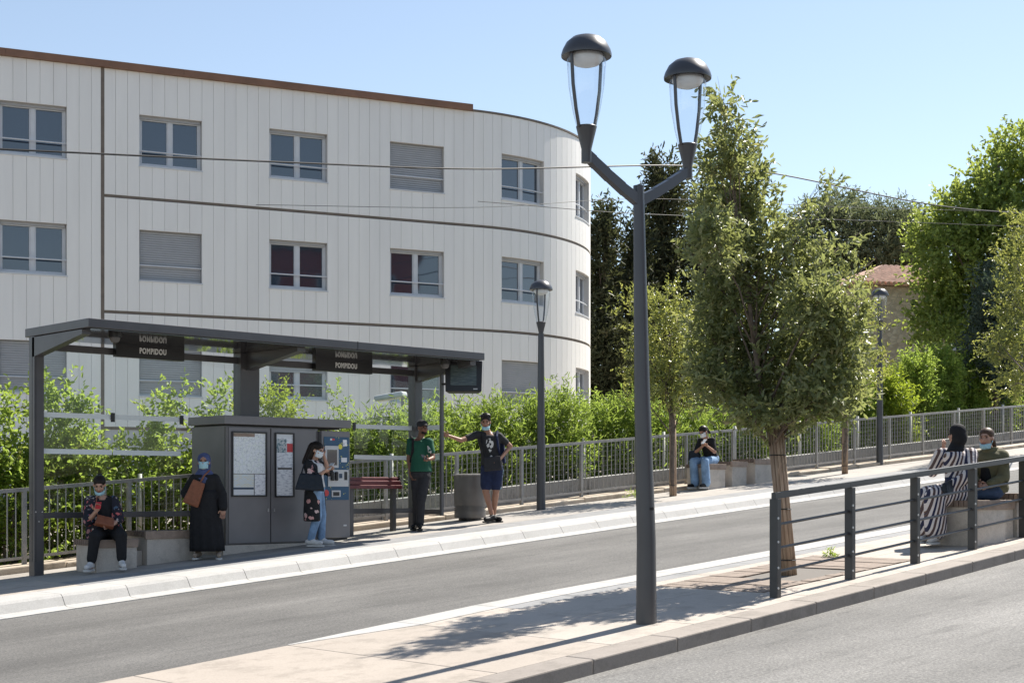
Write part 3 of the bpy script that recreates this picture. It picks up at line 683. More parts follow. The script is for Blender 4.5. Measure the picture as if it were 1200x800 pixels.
mb.lathe([(.278,.165),(.278,.18)], 32, (17.06, 18.72, z0)); mb.lathe([(.278,.20),(.278,.215)], 32, (17.06, 18.72, z0)); mb.lathe([(.278,.235),(.278,.25)], 32, (17.06, 18.72, z0))
mb.lathe([(.275,.255),(.278,.27),(.285,.77)], 32, (17.06, 18.72, z0)); smooth_angle(build('drum', mb, 'bin_metal', bi))
mb = MB(); mb.lathe([(.285,.772),(.305,.772),(.307,.80),(.285,.805),(.2,.80),(.2,.60),(0,.60)], 32, (17.06, 18.72, z0)); smooth_angle(build('rim', mb, 'fence_galv', bi))
mb = MB(); mb.lathe([(0,0.001),(.2,0.001),(.2,.04),(0,.04)], 24, (17.06, 18.72, z0)); build('foot', mb, 'metal_black', bi)

# ------------------------------------------------------------------ concrete benches with slatted timber tops
def bench(name, label, blocks, group=None):
    u0 = blocks[0][0]; r = thing(name, label, 'bench', (u0, blocks[0][2], zg(u0)), group=group)
    for (a, b, v0, v1, zt, slats) in blocks:
        mb = MB(); mb.box(a, b, v0, v1, zg(a)-.12, zt-.075); build('concrete_block', mb, 'concrete_bench', r, bevel=.008)
        if slats:
            n = 9; pw = (v1-v0+.03-.045)/n
            for i in range(n):
                y0 = v0-.015+.045+pw*i; mb = MB(); mb.box(a-.035, b+.01, y0+.004, y0+pw-.006, zt-.074, zt); build('slat', mb, 'wood_slat', r)
            mb = MB(); mb.box(a-.03, b+.012, v0-.02, v0+.026, zt-.11, zt+.002); build('front_board', mb, 'wood_front', r, bevel=.004)
    return r
bench('concrete_bench', 'two staggered concrete seat blocks with timber tops under the left end of the shelter',
      [(9.60, 10.22, 18.06, 18.62, 1.20, True), (10.225, 10.44, 18.30, 18.62, 1.10, False), (10.445, 11.2, 18.18, 18.72, 1.30, True)])
fb = [(ux(830, 18.72), ux(850, 18.72)), (ux(858, 18.72), ux(875, 18.72)), (ux(885, 18.72), ux(905, 18.72))]
bl = []
for i, (a, b) in enumerate(fb):
    zt = zg(a)+.53; bl.append((a, b, 18.72, 19.28, zt, True))
    bl.append((b+.005, (fb[i+1][0] if i < 2 else b+.8)-.005, 18.95, 19.28, zt-.02, False))
bench('concrete_bench', 'row of stepped concrete seat blocks by the fence under the young trees', bl)
r0 = 15.56
bench('concrete_bench', 'pale concrete seat block with a slatted top behind the dark railing on the island',
      [(r0, 16.22, 8.34, 8.95, 1.76, True), (16.262, 16.57, 8.42, 8.95, 1.76, True), (16.625, 17.6, 8.40, 8.97, 1.84, True)])

# ------------------------------------------------------------------ railing on the island
rl = thing('railing', 'dark metal railing with three slim rods along the near kerb of the island', 'railing', (11.17, 8.03, zg(11.17)))
def rv(u): return 8.03 + 0.052*(u-11.17)
rp = [11.17, 12.53, 13.89, 15.25, 16.61, 17.97, 19.33]; RH = 0.95
for u in rp:
    mb = MB(); a, b = u-.03, u+.03; y = rv(u); mb.box(a, b, y-.045, y+.045, zg(u)-.02, zg(u)+RH-.03); p_ = build('post', mb, 'railing', rl, bevel=.003)
    for h in (.09, .28, .52, .74):
        mb = MB(); mb.tube([(u-.02, y-.044, zg(u)+h), (u-.02, y-.052, zg(u)+h)], .012, 8); build('bolt', mb, 'bolt', p_)
for a, b in zip(rp[:-1], rp[1:]):
    ya, yb = rv(a), rv(b); A = a-.03; B = b-.0305 if b != rp[-1] else b+.03
    mb = MB(); mb.hexa([(A,ya-.025,zg(A)+RH-.03),(B,yb-.025,zg(B)+RH-.03),(B,yb+.025,zg(B)+RH-.03),(A,ya+.025,zg(A)+RH-.03),
                        (A,ya-.025,zg(A)+RH+.03),(B,yb-.025,zg(B)+RH+.03),(B,yb+.025,zg(B)+RH+.03),(A,ya+.025,zg(A)+RH+.03)]); build('top_rail', mb, 'railing', rl, bevel=.003)
    for h in (.36, .57, .76)[:0] or (.24, .46, .68):
        mb = MB(); mb.tube([(a+.03,ya,zg(a)+h),(b-.03,yb,zg(b)+h)], .014, 8); build('rod', mb, 'railing', rl)

# ------------------------------------------------------------------ street lamps
k = NT('lamp_white'); k.b.inputs['Base Color'].default_value = (.72, .73, .75, 1); k.b.inputs['Roughness'].default_value = .35
def luminaire(parent, o, z0, sc_=1.0, rot=0.0):   # z0: bottom of the cone
    o = (o[0], o[1], z0); s = sc_
    def L(prof): return [(r*s, z*s) for r, z in prof]
    mb = MB(); mb.lathe(L([(0.0,0),(.045,0),(.045,.12),(.092,.315),(.088,.32),(.0,.32)]), 24, o); hd = smooth_angle(build('lamp_head', mb, 'lamp_paint', parent))
    mb = MB(); mb.lathe(L([(.088,.322),(.120,.45),(.156,.66),(.172,.88),(.171,.935)]), 28, o); build('glass_bowl', mb, 'glass_lamp', hd, smooth=True)
    mb = MB(); mb.lathe(L([(.06,.94),(.15,.94),(.145,.90),(.11,.86),(.05,.84),(0.001,.838)]), 24, o); build('reflector', mb, 'lamp_white', hd, smooth=True)
    mb = MB(); mb.lathe(L([(0,.945),(.19,.94),(.220,.925),(.222,.945),(.210,.985),(.178,1.045),(.125,1.09),(.06,1.112),(0.001,1.118)]), 32, o); smooth_angle(build('lamp_cap', mb, 'lamp_paint', hd), 50)
    for sg_ in (0, math.pi):
        a = rot+sg_; ca, sa = math.cos(a), math.sin(a); P = [(.086,.30),(.124,.45),(.161,.66),(.177,.88),(.176,.94)]
        mb = MB()
        for (r0_, za), (r1_, zb_) in zip(P[:-1], P[1:]):
            w_ = .0135*s
            pts = []
            for r, z in ((r0_, za), (r1_, zb_)):
                for dr in (0, .016):
                    for sd_ in (-1, 1): pts.append((o[0]+(r+dr)*s*ca-sd_*w_*sa, o[1]+(r+dr)*s*sa+sd_*w_*ca, o[2]+z*s))
            mb.hexa([pts[0], pts[1], pts[3], pts[2], pts[4], pts[5], pts[7], pts[6]])
        build('strap', mb, 'lamp_paint', hd)
b0 = Vector((9.46, 8.14, 0)); lb = zg(b0.x)
lm = thing('double_street_lamp', 'tall dark grey street lamp with two glass lanterns on curved arms in the foreground', 'street lamp', (b0.x, b0.y, lb))
right = Vector((ST, -CT, 0)); top = Vector((b0.x, b0.y, 0)) - right*.066
mb = MB(); mb.tube([(b0.x, b0.y, lb-.02), (b0.x, b0.y, lb+.7), (*(b0+(top-b0)*.55).xy, lb+2.0), (top.x, top.y, 4.49)], [.09, .082, .068, .046], 28); smooth_angle(build('pole', mb, 'lamp_paint', lm))
mb = MB(); mb.tube([(b0.x-.02, b0.y-.08, lb+.98), (b0.x-.024, b0.y-.09, lb+.98)], .014, 10); build('bolt', mb, 'metal_black', lm)
for sgn in (-1, 1):
    e = top + Vector((sgn*.60, -sgn*.05, 0)); zL = 4.60 if sgn < 0 else 4.63
    P = [(top + (e-top)*q, 4.36+(zL+.07-4.36)*(q**1.15)) for q in (.06, .3, .6, .85, .97)]
    mb = MB(); 
    for (p0, za), (p1, zb_) in zip(P[:-1], P[1:]):
        hw = .03; mb.hexa([(p0.x,p0.y-hw,za-.05),(p1.x,p1.y-hw,zb_-.045),(p1.x,p1.y+hw,zb_-.045),(p0.x,p0.y+hw,za-.05),(p0.x,p0.y-hw,za+.05),(p1.x,p1.y-hw,zb_+.045),(p1.x,p1.y+hw,zb_+.045),(p0.x,p0.y+hw,za+.05)])
    build('arm', mb, 'lamp_paint', lm)
    luminaire(lm, e, zL, .95, R_(180))
def single_lamp(x, v, label, hgt):
    p = pv(x, v); z0 = zg(p.x); r = thing('street_lamp', label, 'street lamp', (p.x, p.y, z0), group='single street lamps on the platform')
    zc = z0+hgt-1.11*.97+.10; mb = MB(); mb.tube([(p.x,p.y,z0-.02),(p.x,p.y,z0+1.0),(p.x,p.y,zc)], [.085,.078,.055], 20); smooth_angle(build('pole', mb, 'lamp_paint', r))
    luminaire(r, p, zc-.10, .97, R_(200))
single_lamp(634, 18.95, 'single-lantern street lamp on the platform in front of the white building', 4.24)
single_lamp(1031, 19.35, 'farther single-lantern street lamp in front of the stone house', 4.33)
def flood(x, y, d, label):
    p = pd(x, y, d); z0 = zg(p.x); r = thing('garden_lamp', label, 'lamp', (p.x, p.y, z0))
    mb = MB(); mb.tube([(p.x,p.y,z0),(p.x,p.y,p.z-.05)], .035, 8); build('pole', mb, 'fence_galv', r)
    mb = MB(); M = Matrix.Translation(p) @ Matrix.Rotation(R_(-44+160), 4, 'Z') @ Matrix.Rotation(R_(8), 4, 'Y'); mb.box(-.05, .55, -.13, .13, -.04, .07); build('lamp_head', mx(mb, M), 'lightgrey', r, bevel=.035)
flood(472, 463, 27.4, 'small grey lamp head poking out of the hedge left of the screen'); flood(1138, 407, 44.5, 'small pale lamp head above the hedge on the right')

# ------------------------------------------------------------------ overhead cables
def cable(name, label, pts, r):
    mb = MB(); P = []; Q = [Vector(q) for q in pts]; Q = [Q[0]*2-Q[1]]+Q+[Q[-1]*2-Q[-2]]
    for i in range(1, len(Q)-2):
        for q in range(12):
            t = q/12; a, b, c_, d_ = Q[i-1:i+3]; P.append(.5*(2*b+(c_-a)*t+(2*a-5*b+4*c_-d_)*t*t+(3*b-a-3*c_+d_)*t**3))
    P.append(Vector(pts[-1])); mb.tube(P, r, 6); return tag(build(name, mb, 'cable', at=pts[0]), label, 'cable')
cable('overhead_cable', 'thick black twisted cable crossing the building above the top-floor sills', [pd(-60, 172, 22), pd(330, 190, 25), pd(560, 198, 27), pd(790, 194, 30), pd(905, 203, 34), pd(1100, 241, 38), pd(1260, 254, 42)], .016)
cable('overhead_cable', 'lower thin wire of the pair right of the lamp, crossing the trees', [pd(560, 236, 30), pd(760, 251, 32), pd(1000, 258, 38), pd(1260, 268, 44)], .007)
cable('overhead_cable', 'thin pale wire crossing the rounded end of the white building', [pd(300, 240, 31), pd(560, 243, 33), pd(760, 233, 36), pd(1000, 243, 40), pd(1260, 250, 46)], .006)
# ------------------------------------------------------------------ people
def cloth(name, col, rough=.85, var=.15, vs_=18):
    k = NT(name); co = k.coord('Object'); n1 = k.noise(co, vs_, 4); n2 = k.noise(co, 9, 3)
    k.l(k.ramp(n1, [(.3, tuple(c*(1-var) for c in col)), (.7, tuple(c*(1+var) for c in col))]), k.b.inputs['Base Color'])
    k.b.inputs['Roughness'].default_value = rough; k.b.inputs['Specular IOR Level'].default_value = .25; k.bump(n2, .5, .03); return k
cloth('cloth_black', (.017, .017, .019)); cloth('cloth_charcoal', (.032, .032, .036)); cloth('cloth_navy', (.018, .026, .065)); cloth('cloth_green', (.009, .085, .050))
cloth('cloth_olive', (.125, .118, .068)); cloth('denim', (.20, .31, .47), var=.3, vs_=7); cloth('denim_dark', (.05, .08, .15)); cloth('scarf_blue', (.075, .095, .20), var=.3, vs_=10); cloth('cloth_white', (.6, .6, .6))
cloth('leather_brown', (.22, .082, .045), .45); cloth('leather_black', (.012, .016, .024), .35); cloth('hair_dark', (.014, .009, .007), .5, .4, 40); cloth('hair_brown', (.075, .042, .026), .5, .4, 40)
cloth('mask_blue', (.36, .58, .66), .8, .05); cloth('mask_white', (.68, .74, .78), .8, .05); cloth('shoe_white', (.62, .61, .60), .6, .08); cloth('shoe_black', (.014, .014, .015), .5); cloth('shoe_tan', (.30, .24, .19), .7)
for nm, c_ in (('skin_a', (.46, .265, .19)), ('skin_b', (.40, .215, .145)), ('skin_c', (.20, .095, .058)), ('skin_d', (.33, .17, .11))):
    k = NT(nm); n1 = k.noise(k.coord('Object'), 14, 4); k.l(k.ramp(n1, [(.3, tuple(x*.88 for x in c_)), (.7, tuple(x*1.08 for x in c_))]), k.b.inputs['Base Color'])
    k.b.inputs['Roughness'].default_value = .5; k.b.inputs['Subsurface Weight'].default_value = .08; k.b.inputs['Subsurface Radius'].default_value = (.01, .004, .002)
mat('eye_dark', (.02, .013, .01), .2); mat('lip', (.30, .10, .085), .5); mat('sole', (.55, .54, .52), .7); mat('phone_dark', (.01, .01, .012), .15)
def floral(name, base, petals, scale, thr=.36):
    k = NT(name); co = k.coord('Object'); vo = k.n('ShaderNodeTexVoronoi'); vo.inputs['Scale'].default_value = scale; vo.inputs['Randomness'].default_value = 1.0
    wr = k.mix(.35, co, k.n('ShaderNodeTexNoise').outputs['Color'])
    nz = k.n('ShaderNodeTexNoise'); nz.inputs['Scale'].default_value = 26; k.l(co, nz.inputs['Vector'])
    add = k.n('ShaderNodeMixRGB', blend_type='ADD'); add.inputs[0].default_value = .09; k.l(co, add.inputs[1]); k.l(nz.outputs['Color'], add.inputs[2]); k.l(add.outputs[0], vo.inputs['Vector'])
    m = k.math('LESS_THAN', vo.outputs['Distance'], thr); sel = k.n('ShaderNodeSeparateColor'); k.l(vo.outputs['Color'], sel.inputs[0])
    c = k.ramp(sel.outputs[0], [(i/len(petals), p) for i, p in enumerate(petals)], 'CONSTANT')
    m2 = k.math('MULTIPLY', m, k.math('GREATER_THAN', sel.outputs[1], .35))
    k.l(k.mix(m2, base, c), k.b.inputs['Base Color']); k.b.inputs['Roughness'].default_value = .85; k.bump(nz.outputs[0], .3, .02)
floral('floral_dark', (.012, .012, .022), [(.50, .12, .12), (.48, .40, .38), (.06, .10, .16), (.42, .20, .20)], 17, .40)
floral('floral_pink', (.010, .010, .012), [(.58, .32, .30), (.48, .25, .24), (.60, .44, .42)], 11, .36)
k = NT('striped'); co = k.coord('Object'); sx = k.n('ShaderNodeSeparateXYZ')
mp = k.n('ShaderNodeMapping'); mp.inputs['Rotation'].default_value = (0, R_(-18), 0); k.l(co, mp.inputs[0]); k.l(mp.outputs[0], sx.inputs[0])
gx = k.math('ADD', k.math('MULTIPLY', sx.outputs[0], 11.0), k.math('MULTIPLY', sx.outputs[1], 2.0)); gx = k.math('ADD', gx, k.math('MULTIPLY', k.noise(co, 5, 2), .15)); fr = k.math('FRACT', gx)
W_, N_, B_ = (.66, .60, .58), (.016, .018, .055), (.13, .075, .05)
k.l(k.ramp(fr, [(0, W_), (.24, N_), (.5, W_), (.72, B_), (.80, N_), (.84, B_), (.90, N_), (.93, B_)], 'CONSTANT'), k.b.inputs['Base Color']); k.b.inputs['Roughness'].default_value = .8
k.bump(k.noise(co, 9, 3), .6, .03)
k = NT('tee_print'); co = k.coord('Object'); ms = k.n('ShaderNodeMapping'); k.l(co, ms.inputs[0])   # pale abstract chest print
PRINT_MAP = {}
def tee_print(name, base, c0, rx, rz, scale, thr):
    k = NT(name); co = k.coord('Object'); mp = k.n('ShaderNodeMapping', vector_type='TEXTURE'); mp.inputs['Location'].default_value = c0; mp.inputs['Scale'].default_value = (rx, .30, rz); k.l(co, mp.inputs[0])
    ln = k.n('ShaderNodeVectorMath', operation='LENGTH'); k.l(mp.outputs[0], ln.inputs[0]); inside = k.math('LESS_THAN', ln.outputs['Value'], 1.0)
    sy = k.n('ShaderNodeSeparateXYZ'); k.l(mp.outputs[0], sy.inputs[0]); front = k.math('LESS_THAN', sy.outputs[1], 0.1)
    nz = k.math('GREATER_THAN', k.noise(co, scale, 2, .4), thr); m = k.math('MULTIPLY', k.math('MULTIPLY', inside, front), nz)
    k.l(k.mix(m, base, (.62, .62, .60)), k.b.inputs['Base Color']); k.b.inputs['Roughness'].default_value = .85; k.bump(k.noise(co, 9, 3), .5, .03)

def remesh(mb, vox=.012, it=6):
    o = bpy.data.objects.new('tmp', mb.mesh('tmp')); col.objects.link(o)
    m = o.modifiers.new('r', 'REMESH'); m.mode = 'VOXEL'; m.voxel_size = vox; m.use_smooth_shade = True
    s_ = o.modifiers.new('s', 'SMOOTH'); s_.factor = .5; s_.iterations = it
    dg = bpy.context.evaluated_depsgraph_get(); me = bpy.data.meshes.new_from_object(o.evaluated_get(dg)); bpy.data.objects.remove(o)
    me.polygons.foreach_set('use_smooth', [True]*len(me.polygons)); return me
def cap(mb, p, q, r0, r1, n=12):                # tapered capsule
    p, q = Vector(p), Vector(q); d = (q-p); L_ = d.length
    if L_ < 1e-4: mb.ell(p, (r0,)*3); return
    d /= L_; up = Vector((0,0,1)) if abs(d.z) < .9 else Vector((1,0,0)); a = d.cross(up).normalized(); b = a.cross(d)
    prof = [(-math.cos(t)*r0, math.sin(t)*r0) for t in (0.05, .5, 1.0, math.pi/2)] + [(L_+math.sin(t)*r1, math.cos(t)*r1) for t in (0, .55, 1.05, 1.52)]
    vs_, fs = [], []
    for s_, r in prof:
        for j in range(n): qn = 2*math.pi*j/n; vs_.append(p+d*s_+r*(math.cos(qn)*a+math.sin(qn)*b))
    for i in range(len(prof)-1):
        for j in range(n): fs.append((i*n+j, i*n+(j+1) % n, (i+1)*n+(j+1) % n, (i+1)*n+j))
    fs += [tuple(range(n))[::-1], tuple(range((len(prof)-1)*n, len(prof)*n))]; mb.add(vs_, fs)
def loft(mb, rings, n=18, fold=0.0, nf=9, seed=0, closed=True):   # rings: (centre, side vec, front vec, rx, ry)
    vs_, fs = [], []
    for i, (c_, sd_, ft, rx, ry) in enumerate(rings):
        for j in range(n):
            q = 2*math.pi*j/n; f_ = 1 + fold*(i/(len(rings)-1))*math.sin(nf*q+seed+i*.15)
            vs_.append(Vector(c_)+sd_*(rx*f_*math.cos(q))+ft*(ry*f_*math.sin(q)))
    for i in range(len(rings)-1):
        for j in range(n): fs.append((i*n+j, i*n+(j+1) % n, (i+1)*n+(j+1) % n, (i+1)*n+j))
    if closed: fs += [tuple(range(n))[::-1], tuple(range((len(rings)-1)*n, len(rings)*n))]
    mb.add(vs_, fs)
def fr(phi): p = R_(phi); return Vector((math.cos(p), math.sin(p), 0)), Vector((math.sin(p), -math.cos(p), 0))   # side, front

class Person:
    def __init__(s, label, at, J, phi=0, hphi=None, tilt=0, w=1.0, skin='skin_a', belly=0):
        s.root = thing('person', label, 'person', (at[0], at[1], zg(at[0])), TH-R_(90)); OFF[s.root.name] = (0,0,0)
        s.J = {k: Vector(v) for k, v in J.items()}; s.side, s.front = fr(phi); s.hs, s.hf = fr(hphi if hphi is not None else phi); s.w = w; s.skin = skin; s.belly = belly; s.tilt = tilt
        h = s.J['head']; hu = (h - s.J['neck']).normalized(); hu = Vector((0,0,1)).lerp(hu, .3).normalized()
        ft = (s.hf*math.cos(R_(tilt)) - Vector((0,0,1))*math.sin(R_(tilt))).normalized(); sd_ = s.hs; up = ft.cross(sd_)*-1
        up = sd_.cross(ft)*-1 if (sd_.cross(ft)*-1).z > 0 else sd_.cross(ft)
        s.HM = Matrix((( sd_.x, ft.x, up.x), (sd_.y, ft.y, up.y), (sd_.z, ft.z, up.z)))   # head frame: x side, y front, z up
    def hp(s, x, y, z): return s.J['head'] + s.HM @ Vector((x, y, z))
    def torso(s, inf=0.0, lo=-.10, hi=1.0):     # rings from the seat to the collar
        J = s.J; w = s.w; b = s.belly; pel, nk = J['pelvis'], J['neck']; ax = nk-pel; L_ = ax.length; up = ax.normalized(); ft = (s.front - up*s.front.dot(up)).normalized(); sd_ = s.side
        tab = [(-.16,.11,.09),(-.08,.155,.12),(.04,.172,.128+b*.5),(.18,.158,.118+b),(.34,.142,.108+b),(.5,.148,.112+b*.7),(.66,.165,.118+b*.2),(.80,.178,.112),(.90,.150,.088),(.97,.085,.065),(1.03,.055,.055)]
        return [(pel+up*(t*L_), sd_, ft, r*w+inf, q*w+inf) for t, r, q in tab if lo <= t <= hi]
    def arm(s, mb, sd_, f0=0.0, f1=2.0, inf=0.0, r=(.052,.042,.036,.026)):
        J = s.J; a, b, c_ = J['sh'+sd_], J['el'+sd_], J['wr'+sd_]; w = s.w**.5; r = [x*w+inf for x in r]
        if f1 <= 1: cap(mb, a, a.lerp(b, f1), r[0], r[0]+(r[1]-r[0])*f1)
        else:
            cap(mb, a, b, r[0], r[1]); cap(mb, b, b.lerp(c_, f1-1), r[2]+.003, r[2]+(r[3]-r[2])*(f1-1))
    def leg(s, mb, sd_, f1=2.0, inf=0.0, r=(.088,.060,.056,.038)):
        J = s.J; a, b, c_ = J['hp'+sd_], J['kn'+sd_], J['an'+sd_]; w = s.w; r = [x*w+inf for x in r]
        if f1 <= 1: cap(mb, a, a.lerp(b, f1), r[0], r[0]+(r[1]-r[0])*f1)
        else:
            cap(mb, a, b, r[0], r[1]); m = b.lerp(c_, .3)
            cap(mb, b, c_ if f1 >= 2 else b.lerp(c_, f1-1), r[2], r[2]+(r[3]-r[2])*min(1, f1-1))
            if inf < .02 and f1 > 1.4: cap(mb, b.lerp(c_, .12), b.lerp(c_, .42), r[2]*1.02, r[2]*.92)
    def hand(s, mb, sd_, curl=.5, grip=None):
        J = s.J; e, wv_ = J['el'+sd_], J['wr'+sd_]; d = (J.get('hd'+sd_, wv_+(wv_-e).normalized()*.09)-wv_).normalized(); n_ = Vector(grip or s.front); n_ = (n_-d*n_.dot(d))
        n_ = n_.normalized() if n_.length > .05 else d.orthogonal().normalized(); a = d.cross(n_).normalized(); rot = Matrix((a, d, n_)).transposed()
        mb.ell(wv_+d*.045, (.040, .052, .017), rot)
        for i, (o, ln) in enumerate(((-.030, .062), (-.010, .074), (.011, .070), (.030, .054))):
            p0 = wv_+d*.085+a*o; d1 = (d+n_*curl*.5).normalized(); p1 = p0+d1*ln*.5; d2 = (d+n_*curl*1.7).normalized(); p2 = p1+d2*ln*.5
            mb.tube([p0-d*.01, p1, p2], [.0098, .009, .007], 7)
        sg_ = -1 if sd_ == 'L' else 1
        t0 = wv_+d*.025+a*sg_*.032; t1 = t0+(d*.6+a*sg_*.7+n_*.3).normalized()*.035; t2 = t1+(d*.9+a*sg_*.15+n_*.4).normalized()*.028; mb.tube([t0, t1, t2], [.0125, .011, .008], 7)
    def body(s, shoes=True, curl=(.5, .5), grip=(None, None)):
        J = s.J; mb = MB(); loft(mb, s.torso(-.004, -.2, 1.1))
        for q in 'LR':
            s.arm(mb, q); s.leg(mb, q); toe = J['to'+q]; cap(mb, J['an'+q]+Vector((0,0,-.03)), toe, .036, .028); cap(mb, J['neck'].lerp(J['pelvis'], .09), J['sh'+q], .055, .054)
        cap(mb, J['neck']-Vector((0,0,.03)), s.hp(0, -.015, -.06), .056, .052)
        R3 = s.HM
        mb.ell(s.hp(0, -.012, .035), (.076, .096, .085), R3, 16, 10); mb.ell(s.hp(0, .030, -.035), (.058, .062, .078), R3, 14, 10); mb.ell(s.hp(0, .052, -.075), (.036, .034, .034), R3)
        cap(mb, s.hp(0, .088, .012), s.hp(0, .108, -.022), .011, .016); mb.ell(s.hp(0, .082, .035), (.045, .016, .012), R3)
        for x in (-1, 1): mb.ell(s.hp(x*.078, -.005, -.01), (.011, .022, .032), R3); mb.ell(s.hp(x*.04, .066, -.02), (.024, .022, .022), R3)
        me = remesh(mb, .011, 3)
        bm = bmesh.new(); bm.from_mesh(me); hm = MB()
        for i, q in enumerate('LR'): s.hand(hm, q, curl[i], grip[i])
        tmp = hm.mesh('h'); bm.from_mesh(tmp); bm.to_mesh(me); bm.free(); bpy.data.meshes.remove(tmp); me.polygons.foreach_set('use_smooth', [True]*len(me.polygons))
        me.materials.clear(); s.b = build('body', me, s.skin, s.root); face = MB()
        for x in (-1, 1):
            e = MB(); e.ell(s.hp(x*.034, .083, .012), (.0135, .008, .0075), R3, 8, 6); build('eye', e, 'eye_dark', s.b, smooth=True)
        e = MB()
        for x in (-1, 1): cap(e, s.hp(x*.018, .094, .031), s.hp(x*.05, .082, .034), .0045, .0035, 6)
        build('eyebrows', e, 'hair_dark', s.b)
        e = MB(); cap(e, s.hp(-.02, .087, -.058), s.hp(.02, .087, -.058), .0065, .0065, 6); build('mouth', e, 'lip', s.b)
        return s.b
    def top(s, m, sleeve=.55, lo=-.03, inf=.016, name='top', collar=.96, arm_inf=.016):
        mb = MB(); loft(mb, s.torso(inf, lo, collar))
        for q in 'LR': s.arm(mb, q, 0, sleeve, arm_inf); cap(mb, s.J['neck'].lerp(s.J['pelvis'], .12), s.J['sh'+q], .06+inf*.3, .055+arm_inf)
        return build(name, remesh(mb, .013, 4), m, s.root)
    def pants(s, m, f1=1.95, inf=.012, hi=.12, name='trousers', r=(.095,.068,.062,.05)):
        mb = MB(); loft(mb, s.torso(inf, -.2, hi))
        for q in 'LR': s.leg(mb, q, f1, inf, r)
        mb.ell(s.J['hpL'].lerp(s.J['hpR'], .5), (.1*s.w, .1*s.w, .09))
        return build(name, remesh(mb, .013, 3), m, s.root)
    def shoes(s, m, name='shoe', sole='sole'):
        for q in 'LR':
            a, t = s.J['an'+q], s.J['to'+q]; mb = MB(); fz = t.z; d = (t-Vector((a.x, a.y, t.z))).normalized(); sd_ = Vector((-d.y, d.x, 0)); heel = Vector((a.x, a.y, fz))-d*.05
            cap(mb, heel+Vector((0,0,.018)), t+Vector((0,0,.006))+d*.03, .040, .036); cap(mb, Vector((a.x, a.y, fz+.05)), heel.lerp(t, .55)+Vector((0,0,.025)), .045, .038)
            mb.v = [(p[0], p[1], max(p[2], fz-.03)) for p in mb.v]
            sh_ = build(name, remesh(mb, .011, 2), m, s.root)
            sl = MB(); prof = [(-.055, .03), (-.03, .042), (.06, .040), (.14, .047), (.20, .040), (.232, .02)]; L0 = (t-Vector((a.x, a.y, fz))).length
            P = [(a.x+d.x*y*(L0+.05)/.20+sd_.x*x*sg_, a.y+d.y*y*(L0+.05)/.20+sd_.y*x*sg_) for sg_, seq in ((1, prof), (-1, prof[::-1])) for y, x in seq]; n_ = len(P)
            sl.add([(x, y, fz-.052) for x, y in P]+[(x, y, fz-.026) for x, y in P], [tuple(range(n_))[::-1], tuple(range(n_, 2*n_))]+[(i, (i+1) % n_, n_+(i+1) % n_, n_+i) for i in range(n_)])
            build('sole', sl, sole, sh_)
    def hair(s, m, kind='short', ext=None):
        mb = MB(); R3 = s.HM
        mb.ell(s.hp(0, -.020, .050), (.087, .102, .083), R3, 16, 10); mb.ell(s.hp(0, -.05, .0), (.082, .07, .085), R3)
        if kind == 'curly':
            for i in range(46):
                q = random.uniform(0, 2*math.pi); p = random.uniform(0, 1.35); mb.ell(s.hp(.088*math.sin(p)*math.cos(q), -.022+.096*math.sin(p)*math.sin(q), .06+.085*math.cos(p)), (.022,)*3, None, 6, 4)
        if kind == 'tied': mb.ell(s.hp(0, -.115, .065), (.045, .045, .05), R3)
        if kind == 'tail': cap(mb, s.hp(.02, -.11, .03), s.hp(.05, -.14, -.10), .04, .025)
        for p, q, r0, r1 in (ext or []): cap(mb, s.hp(*p), s.hp(*q), r0, r1)
        return build('hair', remesh(mb, .010, 2), m, s.root)
    def mask(s, m, low=False):
        mb = MB(); n_, k_ = 12, 7; z0, z1 = (-.135, -.072) if low else (-.098, .004); vs_ = []; fs = []
        for i in range(k_):
            z = z0+(z1-z0)*i/(k_-1); f_ = i/(k_-1); bulge = .022*math.sin(math.pi*min(1, f_*1.05))
            for j in range(n_):
                q = R_(-78+156*j/(n_-1)); rx = .066+.004*f_; ry = (.070 if not low else .062)+bulge*math.cos(q)**2+.016*f_
                vs_.append(s.hp(rx*math.sin(q), .022+ry*math.cos(q), z+.012*abs(math.sin(q))))
        for i in range(k_-1):
            for j in range(n_-1): fs.append((i*n_+j, i*n_+j+1, (i+1)*n_+j+1, (i+1)*n_+j))
        mb.add(vs_, fs)
        for x in (-1, 1): cap(mb, s.hp(x*.064, .036, z1-.02), s.hp(x*.083, -.015, .005), .0025, .0025, 5)
        o = build('face_mask', mb, m, s.root, smooth=True); sd_ = o.modifiers.new('th', 'SOLIDIFY'); sd_.thickness = .003; return o
    def hijab(s, m, drape=.16):
        mb = MB(); R3 = s.HM; ft = s.front
        mb.ell(s.hp(0, -.025, .042), (.097, .103, .095), R3, 18, 12); mb.ell(s.hp(0, -.05, -.03), (.098, .085, .12), R3, 16, 10)
        cap(mb, s.hp(0, -.02, -.11), s.J['neck']-Vector((0,0,.02)), .085, .10); mb.ell(s.hp(0, .03, -.135), (.07, .06, .035), R3)
        c_ = s.J['neck']; loft(mb, [(c_+Vector((0,0,.03)), s.side, s.front, .09, .08), (c_-Vector((0,0,.03)), s.side, s.front, .135, .11), (c_-Vector((0,0,.09))+ft*.02, s.side, s.front, .155, .13), (c_-Vector((0,0,drape))+ft*.06, s.side, s.front, .10, .09)])
        return build('headscarf', remesh(mb, .011, 3), m, s.root)
